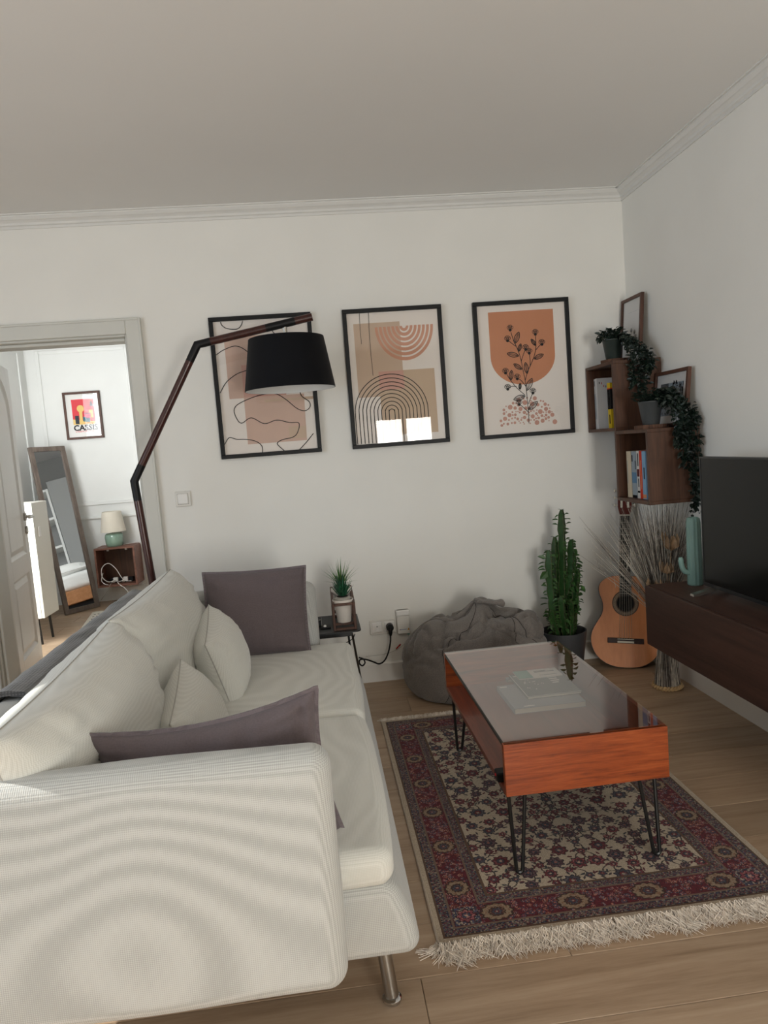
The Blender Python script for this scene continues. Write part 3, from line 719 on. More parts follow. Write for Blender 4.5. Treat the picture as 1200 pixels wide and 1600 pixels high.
def art_arches(m, o, x, z):
    flat(m, o, x, z, [(.068,.922),(.577,.922),(.577,.36),(.068,.36)], 1, 3)
    flat(m, o, x, z, [(.305,.55),(.925,.55),(.925,.055),(.305,.055)], 2, 7)
    flat(m, o, x, z, [(.305,.55),(.58,.55),(.58,.407),(.305,.407)], 3, 4)
    cx, cz = 0.622, 0.887; asp = x/z
    for k in range(7):
        ro = 0.322-k*0.0455; ri = ro-0.030
        if k == 6: ri = 0.022
        pts = [(cx-ro+2*ro*0, cz)]
        a = [(cx+ro*math.cos(t), cz-ro*asp*1.16*math.sin(t)) for t in [PI*i/24 for i in range(25)]]
        b = [(cx+ri*math.cos(t), cz-ri*asp*1.16*math.sin(t)) for t in [PI*i/24 for i in range(25)]]
        for i in range(24): flat(m, o, x, z, [a[i], a[i+1], b[i+1], b[i]], 4, 6)
    cx, cz = 0.42, 0.235
    for k in range(10):
        rr = 0.405-k*0.0415
        pts = [(cx-rr, 0.004)]+[(cx-rr*math.cos(t), cz+rr*asp*1.02*math.sin(t)) for t in [PI*i/16 for i in range(17)]]+[(cx+rr, 0.004)]
        stroke(m, o, x, z, pts, 0.0042, 5+k*0.1, 1, 3)
    stroke(m, o, x, z, [(.145,1.0),(.140,.895),(.142,.767)], 0.0022, 6, 1); stroke(m, o, x, z, [(.243,1.0),(.236,.753),(.243,.523)], 0.0024, 6, 1)
def art_flowers(m, o, x, z):
    flat(m, o, x, z, [(.128,.95),(.868,.95),(.866,.60)]+[(0.497+0.369*math.cos(-PI*i/28), 0.60-0.222*math.sin(PI*i/28)) for i in range(1, 28)]+[(.128,.60)], 1, 5)
    rnd = random.Random(5); dots = []
    for _ in range(900):
        r = rnd.choice((0.028, 0.024, 0.02, 0.016, 0.011, 0.008)) if len(dots) < 90 else rnd.choice((0.016, 0.011, 0.007))
        cx = rnd.uniform(.17, .84); cz = rnd.uniform(.066, .285); e = ((cx-.505)/.33)**2+((cz-.062)/.222)**2
        if e > 1: continue
        if all(math.hypot((cx-a)*x, (cz-b)*z) > (r+c)*x*1.06 for a, b, c in dots): dots.append((cx, cz, r))
    for cx, cz, r in dots: flat(m, o, x, z, ell(cx, cz, r, r*x/z, n=10)[:-1], 2, 8)
    for c in ([(.52,.07),(.522,.159),(.513,.315),(.506,.407),(.485,.5),(.472,.567),(.448,.635),(.416,.695),(.4,.721),(.375,.788)], [(.506,.407),(.537,.472),(.592,.544),(.633,.608),(.65,.665),(.653,.748)], [(.493,.295),(.406,.354),(.339,.417),(.3,.465)], [(.522,.159),(.478,.191),(.426,.224)],
              [(.527,.222),(.558,.27),(.582,.302)], [(.51,.361),(.465,.405),(.425,.429)], [(.401,.367),(.353,.37),(.31,.36)], [(.472,.559),(.5,.607),(.527,.647)], [(.571,.512),(.575,.561),(.571,.62)], [(.648,.64),(.687,.667),(.718,.686)], [(.421,.678),(.38,.701),(.34,.726)]):
        stroke(m, o, x, z, c, 0.0034, 4, 1, 3)
    for fx, fz in ((.368,.812),(.332,.731),(.652,.767),(.721,.686),(.532,.655),(.57,.624),(.287,.482),(.416,.431),(.301,.356),(.421,.23),(.587,.312)):
        flat(m, o, x, z, ell(fx, fz-.006, .018, .012, n=8)[:-1], 5, 1)
        for k in range(4):
            a = PI/2+(k-1.5)*0.7; cx, cz = fx+0.026*math.cos(a), fz+0.018*math.sin(a)+.004
            e = ell(cx, cz, .012, .012, n=8)
            stroke(m, o, x, z, e, 0.0026, 5, 1, 1)
    for (a, b), (c, d) in (((.41,.699),(.466,.787)), ((.448,.635),(.48,.695)), ((.448,.602),(.317,.627)), ((.476,.496),(.385,.543)), ((.533,.46),(.519,.548)), ((.621,.571),(.733,.602)), ((.651,.673),(.6,.726)), ((.341,.417),(.357,.495)), ((.514,.327),(.586,.421)), ((.439,.34),(.446,.39)), ((.495,.287),(.36,.264)), ((.526,.176),(.633,.237))):
        p = Vector((a*x, b*z)); q = Vector((c*x, d*z)); t = q-p; nn = Vector((-t.y, t.x)).normalized()*t.length*0.19
        L_ = [p+t*s+nn*math.sin(PI*s)**0.8 for s in [i/8 for i in range(9)]]; R_ = [p+t*s-nn*math.sin(PI*s)**0.8 for s in [i/8 for i in range(9)]]
        for Q in (L_, R_): stroke(m, o, x, z, [(w_.x/x, w_.y/z) for w_ in Q], 0.0040, 5, 1, 2)
        for off in (-0.4, 0.0, 0.4): stroke(m, o, x, z, [((p+t*s+nn*off*math.sin(PI*s)).x/x, (p+t*s+nn*off*math.sin(PI*s)).y/z) for s in (0.1, 0.45, 0.85)], 0.0020, 5, 1, 2)
gp = 'abstract prints in black frames'
picture('black framed line drawing print partly behind the black lamp shade', -0.470, 1.265, 0.52, 0.72, 0.021, 0.028, art_lines, group=gp, printmats=PM)
picture('black framed print of terracotta half circles and black arches', 0.212, 1.265, 0.52, 0.72, 0.021, 0.028, art_arches, group=gp, printmats=PM)
picture('black framed print of a terracotta cup shape with flower stems', 0.900, 1.263, 0.52, 0.72, 0.021, 0.028, art_flowers, group=gp, printmats=PM)

# ------------------------------------------------------------------ switch, sockets, control box
def text_mesh(body, size, loc, rot, mat, parent, name='lettering', spacing=1.0, bold=0.0, align='CENTER'):
    cu = bpy.data.curves.new('txt', 'FONT'); cu.body = body; cu.size = size; cu.align_x = align; cu.align_y = 'CENTER'; cu.space_character = spacing
    cu.offset = bold; cu.extrude = 0.0; cu.resolution_u = 2
    o = bpy.data.objects.new('txt', cu); C.objects.link(o); dg = bpy.context.evaluated_depsgraph_get()
    me = bpy.data.meshes.new_from_object(o.evaluated_get(dg)); bpy.data.objects.remove(o)
    R_ = Matrix.LocRotScale(Vector(loc)-root_loc(parent), rot, None) if not isinstance(rot, Matrix) else Matrix.Translation(Vector(loc)-root_loc(parent)) @ rot
    me.transform(R_); me.materials.clear(); me.materials.append(M[mat])
    t = bpy.data.objects.new(name, me); C.objects.link(t); t.parent = parent; return t
def build_switch():
    r = thing('light_switch', 'square white light switch on the wall beside the door casing', 'switch', (-0.688, 0, 1.038))
    link('cover_plate', MB().cbox(-0.728, -0.010, 1.037, -0.648, 0, 1.117, 0.005), 'plastic', r)
    link('recess', MB().box(-0.7165, -0.0108, 1.0485, -0.6595, -0.008, 1.1055), 'plasticshade', r)
    link('rocker', MB().cbox(-0.715, -0.015, 1.050, -0.661, -0.004, 1.104, 0.004), 'plasticw', r)
build_switch()
def build_socket():
    r = thing('wall_socket', 'white double wall socket plate low beside the control box', 'socket', (0.30, 0, 0.255))
    link('cover_plate', MB().cbox(0.226, -0.010, 0.258, 0.372, 0, 0.338, 0.005), 'plastic', r)
    link('antenna_socket', MB().cbox(0.2385, -0.014, 0.270, 0.2925, -0.008, 0.326, 0.003), 'plasticw', r)
    for dx, dz, rr in ((-0.015, 0.004, 0.0075), (0.015, 0.004, 0.0075), (0.0, -0.014, 0.0085)):
        m = MB(); m.tube([(0.2655+dx, -0.013, 0.298+dz), (0.2655+dx, -0.018, 0.298+dz)], rr, 14); m.tube([(0.2655+dx, -0.018, 0.298+dz), (0.2655+dx, -0.0185, 0.298+dz)], rr*0.55, 10)
        link('port', m, 'plasticw', r, True)
    m = MB(); m.tube([(0.2655, -0.012, 0.303), (0.2655, -0.0148, 0.303)], 0.003, 8); link('screw', m, 'ink', r)
    link('power_socket', MB().cbox(0.3055, -0.014, 0.270, 0.3605, -0.008, 0.326, 0.003), 'plasticw', r)
    m = MB(); m.tube([(0.333, -0.0145, 0.298), (0.333, -0.0148, 0.298)], 0.021, 20); link('socket_well', m, 'plasticshade', r)
build_socket()
def build_box():
    r = thing('control_box', 'white wall control box with clear flap right of the sockets', 'control box', (0.41, 0, 0.25))
    link('housing', MB().cbox(0.374, -0.028, 0.252, 0.444, 0, 0.384, 0.005), 'plastic', r)
    link('flap', MB().cbox(0.372, -0.034, 0.352, 0.446, -0.004, 0.384, 0.006), 'plasticw', r)
    link('marking', MB().box(0.386, -0.0286, 0.2765, 0.424, -0.028, 0.2785), 'arrowblue', r)
    m = MB(); m.ngon([(0.384, -0.0287, 0.2775), (0.390, -0.0287, 0.2805), (0.390, -0.0287, 0.2745)]); link('arrow_mark', m, 'ink', r)
    m = MB(); m.ngon([(0.428, -0.0287, 0.273), (0.440, -0.0287, 0.273), (0.434, -0.0287, 0.285)]); link('warning_mark', m, 'warnorange', r)
    link('terminal', MB().cbox(0.428, -0.02, 0.244, 0.440, -0.006, 0.252, 0.001), 'teal', r)
    m = MB(); m.tube(catmull([(0.434, -0.013, 0.246), (0.425, -0.02, 0.215), (0.40, -0.02, 0.19), (0.37, -0.02, 0.172), (0.32, -0.022, 0.155), (0.25, -0.03, 0.150), (0.19, -0.05, 0.158)], 5), 0.0012, 5); link('thin_wire', m, 'plasticshade', r, True)
    m = MB(); m.tube([(0.385, -0.022, 0.196), (0.358, -0.022, 0.172)], [0.0045, 0.003], 8); link('wire_crimp', m, 'wirered', r, True)
build_box()
def build_cord():
    r = thing('power_cable', 'black power cord plugged into the wall socket and looped at the side table', 'cord', (0.333, -0.03, 0.1))
    m = MB(); m.tube([(0.333, -0.0155, 0.298), (0.333, -0.05, 0.298)], 0.0195, 20); m.tube([(0.333, -0.04, 0.298), (0.333, -0.048, 0.268), (0.332, -0.048, 0.255)], [0.013, 0.010, 0.006], 12); link('plug', m, 'rubber', r, True)
    m = MB(); m.tube(catmull([(0.332, -0.048, 0.26), (0.328, -0.048, 0.22), (0.312, -0.05, 0.165), (0.288, -0.055, 0.125), (0.258, -0.06, 0.112), (0.225, -0.07, 0.130), (0.19, -0.085, 0.150), (0.158, -0.10, 0.158), (0.150, -0.10, 0.140), (0.165, -0.105, 0.125), (0.18, -0.105, 0.14), (0.172, -0.10, 0.16), (0.150, -0.10, 0.17)], 6), 0.0042, 8); link('thick_cable', m, 'rubber', r, True)
    m = MB(); m.tube(catmull([(0.125, -0.50, 0.404), (0.11, -0.515, 0.385), (0.07, -0.535, 0.372), (0.02, -0.55, 0.365), (-0.05, -0.545, 0.36), (-0.12, -0.5, 0.35)], 6), 0.0022, 6); link('thin_cable', m, 'rubber', r, True)
build_cord()

# ------------------------------------------------------------------ side table, planter, plants
def rrect(x0, y0, x1, y1, r, n=5):
    out = []
    for cx, cy, a in ((x1-r, y1-r, 0), (x0+r, y1-r, PI/2), (x0+r, y0+r, PI), (x1-r, y0+r, 1.5*PI)):
        out += [(cx+r*math.cos(a+PI/2*i/n), cy+r*math.sin(a+PI/2*i/n)) for i in range(n+1)]
    return out
def build_side_table():
    r = thing('side_table', 'small black metal side table with crossed legs behind the far armrest', 'table', (-0.03, -0.35, 0))
    m = MB(); m.prism(rrect(-0.22, -0.535, 0.155, -0.175, 0.03), 'z', 0.421, 0.427)
    link('tabletop', m, 'blackplate', r)
    for yy in (-0.50, -0.20): link('crossbar', MB().cbox(-0.20, yy-0.012, 0.398, 0.115, yy+0.012, 0.421, 0.003), 'blackmetal', r)
    for x in (0.112, -0.195):
        s_ = 0.045 if x > 0 else -0.02
        m = MB(); m.tube([(x, -0.50, 0.405), (x+s_, -0.045, 0.006)], 0.0055, 8); link('leg', m, 'blackmetal', r, True)
        m = MB(); m.tube([(x-0.012, -0.20, 0.405), (x+s_*0.2-0.012, -0.51, 0.006)], 0.0055, 8); link('leg', m, 'blackmetal', r, True)
    m = MB(); m.tube([(0.158, -0.045, 0.006), (-0.21, -0.045, 0.006)], 0.0055, 8); link('foot_rail', m, 'blackmetal', r, True)
build_side_table()
def build_planter():
    z = 0.427
    r = thing('planter_stand', 'dark wooden stand holding two white pots on the side table', 'plant stand', (0.083, -0.40, z))
    t = 0.012; x0, x1 = 0.028, 0.137; H = 0.128
    for yy, H in ((-0.505, 0.128), (-0.236, 0.158)):
        m = MB(); m.cbox(x0, yy, z, x0+t, yy+t, z+H, 0.0015).cbox(x1-t, yy, z, x1, yy+t, z+H, 0.0015).cbox(x0+t, yy, z, x1-t, yy+t, z+t, 0.0015).cbox(x0+t, yy, z+H-t, x1-t, yy+t, z+H, 0.0015)
        link('side_frame', m, 'frame', r)
    for xx in (x0, x1-t):
        link('rail', MB().cbox(xx, -0.493, z, xx+t, -0.236, z+t, 0.0015), 'frame', r)
        m = MB(); m.prism([(-0.493, z+0.116), (-0.236, z+0.146), (-0.236, z+0.158), (-0.493, z+0.128)], 'x', xx, xx+t); link('rail', m, 'frame', r)
    link('rail', MB().cbox(x0+t, -0.315, z+0.040, x1-t, -0.285, z+0.052, 0.0015), 'frame', r)
    link('rail', MB().cbox(x0+t, -0.462, z+0.014, x1-t, -0.455, z+0.026, 0.0015), 'frame', r)
    z00 = z
    for i, (yy, lab, seed) in enumerate(((-0.444, 'small white pot with a dark green spiky aloe, in front on the stand', 3), (-0.300, 'small white pot with thin grassy leaves, behind the aloe on the stand', 8))):
        rnd = random.Random(seed); z = z00+(0.026 if i else 0)
        p = thing('potted_aloe' if i == 0 else 'potted_grass', lab, 'potted plant', (0.0825, yy, z+0.028), 'small white pots on the stand')
        m = MB(); m.lathe([(0.0, 0), (0.031, 0), (0.033, 0.003), (0.041, 0.082), (0.0495, 0.083), (0.0505, 0.086), (0.0505, 0.107), (0.0485, 0.110), (0.0455, 0.107), (0.0445, 0.088), (0.0, 0.088)], (0.0825, yy, z+0.028), 36)
        link('pot', m, 'ceramicw', p, True)
        m = MB(); m.lathe([(0.0, 0.122), (0.028, 0.121), (0.036, 0.116), (0.040, 0.1), (0.040, 0.09)], (0.0825, yy, z+0.028), 24); link('inner_pot', m, 'plasticshade', p, True)
        m = MB(); m.lathe([(0.0, 0.127), (0.026, 0.124), (0.027, 0.118)], (0.0825, yy, z+0.028), 18); link('soil', m, 'soil', p, True)
        zb = z+0.028+0.120
        n = 26 if i == 0 else 46
        for k in range(n):
            a = k*2.399963+rnd.uniform(-.2, .2); q = k/n
            tilt = (0.95-0.85*q) if i == 0 else (0.75*(1-q)+rnd.uniform(0, .35)); L = (0.065+0.04*q) if i == 0 else rnd.uniform(0.09, 0.17)
            w = (0.021 if i == 0 else 0.005)
            d = Vector((math.cos(a)*math.sin(tilt), math.sin(a)*math.sin(tilt), math.cos(tilt))); st = Vector((0.0825+0.006*math.cos(a), yy+0.006*math.sin(a), zb))
            side = d.cross(Vector((0, 0, 1))); side = side.normalized() if side.length > 1e-4 else Vector((1, 0, 0)); nn = side.cross(d)
            v = []; S = 5
            for s in range(S+1):
                t_ = s/S; c = st+d*L*t_+Vector((0, 0, 1))*(0.018*t_*t_ if i == 0 else 0)-(Vector((0, 0, 1))*0.03*t_**2*math.sin(tilt) if i else Vector())
                ww = w*(1-t_)**0.7*(0.7+0.6*math.sin(PI*min(1, t_*1.3)))*0.5
                v += [c-side*ww+nn*ww*0.35, c-nn*ww*0.3, c+side*ww+nn*ww*0.35]
            f = []
            for s in range(S): f += [(3*s, 3*s+1, 3*s+4, 3*s+3), (3*s+1, 3*s+2, 3*s+5, 3*s+4), (3*s, 3*s+3, 3*s+5, 3*s+2)]
            m = MB().add(v, f); link('leaf' if i == 0 else 'blade', m, 'aloe' if i == 0 else 'grassgreen', p, True, angle=180)
build_planter()
def build_dock():
    r = thing('charger_block', 'small black charger block with white outline on the side table', 'charger', (-0.045, -0.36, 0.427))
    link('housing', MB().cbox(-0.085, -0.40, 0.427, -0.028, -0.345, 0.462, 0.003), 'rubber', r)
    link('edge_strip', MB().box(-0.0285, -0.401, 0.43, -0.0265, -0.344, 0.4635).box(-0.06, -0.401, 0.462, -0.0265, -0.399, 0.4635), 'plasticshade', r)
    r2 = thing('cable_puck', 'black cable puck with white button on the side table', 'charger', (-0.012, -0.43, 0.427))
    link('puck', MB().cbox(-0.035, -0.45, 0.427, 0.016, -0.405, 0.436, 0.003), 'rubber', r2)
    m = MB(); m.lathe([(0.007, 0), (0.007, 0.005), (0.004, 0.008), (0, 0.008)], (-0.012, -0.435, 0.436), 14); link('button', m, 'plasticw', r2, True)
build_dock()

# ------------------------------------------------------------------ bean bag
def build_beanbag():
    c = Vector((0.738, -0.288, 0)); r = thing('bean_bag', 'heather grey fabric bean bag slumped against the wall', 'bean bag', c)
    nu, nv = 112, 56; m = MB(); v = []
    prof = [(0.0, 0.80), (0.012, 0.90), (0.06, 0.985), (0.13, 1.0), (0.21, 0.99), (0.285, 0.955), (0.34, 0.87), (0.375, 0.73), (0.395, 0.53), (0.408, 0.28), (0.418, 0.12), (0.42, 0.001)]
    pp = catmull([(q, 0, z_) for z_, q in prof], 8)
    def surf(a, b):              # a angle, b 0 (floor) .. 1 (top)
        k = b*(len(pp)-1); i0 = min(int(k), len(pp)-2); q = pp[i0].lerp(pp[i0+1], k-i0)
        rr, z = max(0.0, q.x), q.z; zz = z/0.42
        ca, sa = math.cos(a), math.sin(a); d = Vector((ca*rr, sa*rr, zz))
        f = 1+0.05*noise.noise(d*1.7+Vector((3, 1, 0)))
        # a few deep creases: ridged noise, stronger towards the top
        rid = abs(noise.noise(d*1.9+Vector((0.7, 2.2, 5.1)))); rid2 = abs(noise.noise(d*3.4+Vector((9.1, 2.7, 1.3))))
        top = min(1, max(0, (zz-0.35)/0.5))
        cre = top*(0.10*math.exp(-(rid/0.07)**2)+0.05*math.exp(-(rid2/0.08)**2))+0.022*math.exp(-(rid2/0.10)**2)
        f -= cre*0.8
        lump = 0.06*top*noise.noise(d*2.4+Vector((5, 5, 5)))
        peak = 0.045*math.exp(-(((ca*rr-0.14)/0.20)**2+((sa*rr+0.05)/0.30)**2))
        z += top*(lump*0.8-0.30*cre)+peak-0.06*max(0, -ca*rr)*top
        return Vector((c.x+0.374*rr*f*ca, min(-0.020, c.y+0.262*rr*f*sa), max(0.0, z)))
    for j in range(nv+1):
        for i in range(nu): v.append(surf(2*PI*i/nu, j/nv*0.995))
    f = [(j*nu+i, j*nu+(i+1) % nu, (j+1)*nu+(i+1) % nu, (j+1)*nu+i) for j in range(nv) for i in range(nu)]
    f += [list(range(nu))[::-1], [nv*nu+i for i in range(nu)]]
    m.add(v, f); body = link('body', m, 'bean', r, True, angle=180)
    ctr = Vector((c.x, c.y, 0.2))
    for a0, tw in ((-2.45, 0.9), (-1.15, 0.5), (-0.35, -0.6), (2.3, 0.3)):
        m = MB(); pts = []
        for j in range(6, 52):
            b = j/56; p = surf(a0+tw*b+0.18*math.sin(b*9), b); pts.append(p+(p-ctr).normalized()*0.0006)
        m.tube(pts, 0.0013, 5); link('seam', m, 'void', r, True)
    m = MB(); X = Matrix.Translation((0.815, -0.335, 0.452)) @ Matrix.Rotation(0.2, 4, 'Y'); m.X = X
    softbox(m, 0, 0, 0, 0.075, 0.030, 0.013, 0.012, (8, 3, 1), nz=0.014, ns=20, seed=4); link('strap', m, 'bean', r, True)
build_beanbag()

# ------------------------------------------------------------------ cactus
def build_cactus():
    c = Vector((1.235, -0.20, 0)); r = thing('potted_cactus', 'tall branching green cactus with small leaves in a dark grey pot', 'potted plant', c)
    m = MB(); m.lathe([(0, 0), (0.082, 0), (0.086, 0.004), (0.113, 0.19), (0.1185, 0.228), (0.1185, 0.234), (0.112, 0.234), (0.104, 0.185), (0, 0.185)], c, 48); link('pot', m, 'potdark', r, True)
    m = MB(); m.lathe([(0, 0.200), (0.06, 0.198), (0.1045, 0.190)], c, 28); link('soil', m, 'soil', r, True)
    rnd = random.Random(11)
    stems = [([(0.005, 0.0, 0.19), (0.010, 0, 0.45), (0.018, -0.005, 0.68), (0.022, -0.01, 0.872)], 0.024, 0.5, 0.016),
             ([(-0.035, -0.01, 0.19), (-0.055, -0.01, 0.36), (-0.062, -0.01, 0.52), (-0.060, -0.01, 0.665)], 0.021, 0.9, 0.5),
             ([(-0.015, 0.03, 0.19), (-0.020, 0.02, 0.45), (-0.015, 0.015, 0.73)], 0.022, 0.3, 0.5),
             ([(0.025, 0.01, 0.42), (0.050, 0.0, 0.50), (0.062, 0.0, 0.60), (0.068, 0.0, 0.71)], 0.022, 0.7, 0.5),
             ([(0.015, 0.03, 0.40), (0.040, 0.03, 0.52), (0.075, 0.02, 0.56), (0.082, 0.02, 0.63)], 0.019, 0.2, 0.5),
             ([(0.040, -0.015, 0.19), (0.060, -0.02, 0.33), (0.072, -0.02, 0.44), (0.088, -0.02, 0.555)], 0.021, 0.4, 0.5),
             ([(0.035, 0.03, 0.19), (0.052, 0.03, 0.36), (0.062, 0.025, 0.53)], 0.020, 0.8, 0.5),
             ([(-0.040, -0.035, 0.19), (-0.070, -0.045, 0.29), (-0.080, -0.05, 0.36)], 0.018, 0.1, 0.5),
             ([(0.0, -0.04, 0.19), (-0.015, -0.055, 0.31), (-0.02, -0.055, 0.43)], 0.020, 0.6, 0.5),
             ([(0.018, -0.045, 0.19), (0.025, -0.055, 0.34), (0.02, -0.05, 0.40)], 0.019, 0.15, 0.5)]
    leaf = MB()
    for pts, rad, tw, _ in stems:
        P = catmull([c+Vector(p) for p in pts], 7); v = []; n = len(P); ribs = MB()
        for i, p in enumerate(P):
            t = i/(n-1); e = rad*(0.86+0.14*math.sin(t*40))*(1 if t < 0.93 else max(0.25, 1-(t-0.93)/0.07*0.75))
            for k in range(12):
                a = tw+2*PI*k/12; rr = e*(1.0 if k % 4 == 0 else 0.50 if k % 4 == 2 else 0.62)
                v.append(p+Vector((math.cos(a)*rr, math.sin(a)*rr, 0)))
        f = [(i*12+k, i*12+(k+1) % 12, (i+1)*12+(k+1) % 12, (i+1)*12+k) for i in range(n-1) for k in range(12)]+[list(range(12))[::-1], [(n-1)*12+k for k in range(12)]]
        st = link('stem', MB().add(v, f), 'cactus', r, True, angle=55)
        for k in (0, 4, 8):
            ribs.tube([v[i*12+k] for i in range(n)], 0.0028, 4)
        link('rib_edge', ribs, 'rib', st)
        for i in range(3, n):
            t = i/(n-1)
            for k in (0, 4, 8):
                if rnd.random() < (0.95 if t > 0.3 else 0.45):
                    a = tw+2*PI*k/12; d = Vector((math.cos(a), math.sin(a), rnd.uniform(-0.7, 0.35)))
                    L = rnd.uniform(0.020, 0.048)*(1 if t < 0.98 else 0.5)
                    leaf.leaf(v[i*12+k], d, (rnd.uniform(-1, 1), rnd.uniform(-1, 1), 1), L, L*0.52)
    leaf.leaf(c+Vector((-0.075, -0.02, 0.56)), (-0.7, 0, -0.7), (0, -1, 0.2), 0.06, 0.04); leaf.leaf(c+Vector((0.098, -0.02, 0.47)), (0.5, 0, -0.9), (0, -1, 0.2), 0.05, 0.022)
    stuff(link('leaf_cluster', leaf, 'cactusleaf', r))
build_cactus()

# ------------------------------------------------------------------ guitar
def build_guitar():
    B = Vector((1.550, -0.235, 0.004)); N_ = Vector((1.657, -0.070, 0.805)); U = (N_-B).normalized()
    R = Vector((0.94, -0.34, 0)); R = (R-U*R.dot(U)).normalized(); Nn = R.cross(U).normalized()          # towards the camera
    if Nn.y > 0: Nn = -Nn
    X = Matrix((R, Nn, U)).transposed().to_4x4(); X.translation = B                              # local (r, n, u)
    r = thing('acoustic_guitar', 'classical guitar with honey coloured top leaning in the corner', 'guitar', B)
    W_ = [(0, 0), (0.004, 0.055), (0.022, 0.105), (0.055, 0.146), (0.10, 0.170), (0.145, 0.178), (0.19, 0.170), (0.235, 0.146), (0.275, 0.123), (0.31, 0.115), (0.345, 0.118), (0.385, 0.132), (0.42, 0.137), (0.45, 0.126), (0.475, 0.095), (0.486, 0.055), (0.488, 0)]
    rt = catmull([(w, 0, u) for u, w in W_], 4); outl = [(p.x, p.z) for p in rt]+[(-p.x, p.z) for p in rt[-2:0:-1]]
    def mm(): q = MB(); q.X = X; return q
    D = 0.09; n = len(outl)
    m = mm(); v = [(p[0], 0, p[1]) for p in outl]+[(p[0], -D, p[1]) for p in outl]
    m.add(v, [(i, (i+1) % n, n+(i+1) % n, n+i) for i in range(n)]+[[n+i for i in range(n)][::-1]]); link('body', m, 'guitarside', r, True)
    m = mm(); m.add([(p[0]*0.99, 0.0012, 0.244+(p[1]-0.244)*0.993) for p in outl], [list(range(n))]); link('soundboard', m, 'spruce', r)
    m = mm(); m.add([(p[0], 0.0006, p[1]) for p in outl], [list(range(n))]); link('binding', m, 'ebony', r)
    hu = 0.340
    def ring(r0, r1, y, mat, nm):
        m = mm(); K = 48; m.add([(rr*math.cos(2*PI*k/K), y, hu+rr*math.sin(2*PI*k/K)) for rr in (r0, r1) for k in range(K)], [(k, (k+1) % K, K+(k+1) % K, K+k) for k in range(K)]); link(nm, m, mat, r)
    ring(0.044, 0.068, 0.0016, 'rosettedark', 'rosette'); ring(0.049, 0.063, 0.0019, 'rosette', 'rosette_band')
    m = mm(); m.add([(0.044*math.cos(2*PI*k/40), 0.0021, hu+0.044*math.sin(2*PI*k/40)) for k in range(40)], [list(range(40))]); link('sound_hole', m, 'void', r)
    nu = 0.812
    m = mm(); a, b = 0.031, 0.026; u0 = hu+0.036
    m.add([(-a, 0.001, u0), (a, 0.001, u0), (b, 0.001, nu), (-b, 0.001, nu), (-a, 0.008, u0), (a, 0.008, u0), (b, 0.008, nu), (-b, 0.008, nu)], [(0,1,2,3),(4,5,6,7),(0,1,5,4),(1,2,6,5),(2,3,7,6),(3,0,4,7)]); link('fingerboard', m, 'ebony', r)
    m = mm(); m.add([(-0.03, -0.022, 0.47), (0.03, -0.022, 0.47), (0.026, -0.018, nu), (-0.026, -0.018, nu), (-0.03, 0.0015, 0.47), (0.03, 0.0015, 0.47), (0.026, 0.0015, nu), (-0.026, 0.0015, nu)], [(0,1,2,3),(4,5,6,7),(0,1,5,4),(1,2,6,5),(2,3,7,6),(3,0,4,7)]); link('neck', m, 'headwood', r)
    for k in range(1, 19):
        u = nu-0.65*(1-2**(-k/12)); hw = b+(a-b)*(nu-u)/(nu-u0)
        if u < u0+0.004: break
        m = mm(); m.box(-hw, 0.008, u-0.0008, hw, 0.0092, u+0.0008); link('fret', m, 'fret', r)
    m = mm(); m.cbox(-0.027, 0.0, nu, 0.027, 0.011, nu+0.006, 0.001); link('nut', m, 'ivory', r)
    m = mm()
    poly = [(-0.026, nu+0.006), (-0.036, nu+0.05), (-0.037, nu+0.18), (-0.02, nu+0.195), (0, nu+0.188), (0.02, nu+0.195), (0.037, nu+0.18), (0.036, nu+0.05), (0.026, nu+0.006)]
    m.prism(poly, 'y', -0.018, 0.0); link('headstock', m, 'headwood', r)
    for sx in (-1, 1):
        m = mm(); m.box(sx*0.017-0.0055, 0.0, nu+0.045, sx*0.017+0.0055, 0.0012, nu+0.165); link('tuner_slot', m, 'ivory', r)
        for k in range(3):
            m = mm(); u = nu+0.06+0.04*k; m.tube([(sx*0.036, -0.009, u), (sx*0.050, -0.009, u)], 0.003, 8); m.cbox(min(sx*0.048, sx*0.056), -0.015, u-0.008, max(sx*0.048, sx*0.056), -0.004, u+0.008, 0.002); link('tuning_peg', m, 'ivory', r, True)
    m = mm(); m.cbox(-0.092, 0.001, 0.128, 0.092, 0.008, 0.156, 0.002); link('bridge', m, 'bridgewood', r)
    m = mm(); m.cbox(-0.042, 0.007, 0.130, 0.042, 0.0105, 0.140, 0.001).cbox(-0.042, 0.007, 0.148, 0.042, 0.0115, 0.152, 0.001); link('saddle', m, 'ivory', r)
    for k in range(6):
        x = (k-2.5)/2.5; m = mm(); m.tube([(x*0.031, 0.0115, 0.15), (x*0.022, 0.0115, nu+0.003)], 0.0007 if k > 2 else 0.0009, 4); link('string', m, 'fret', r)
build_guitar()

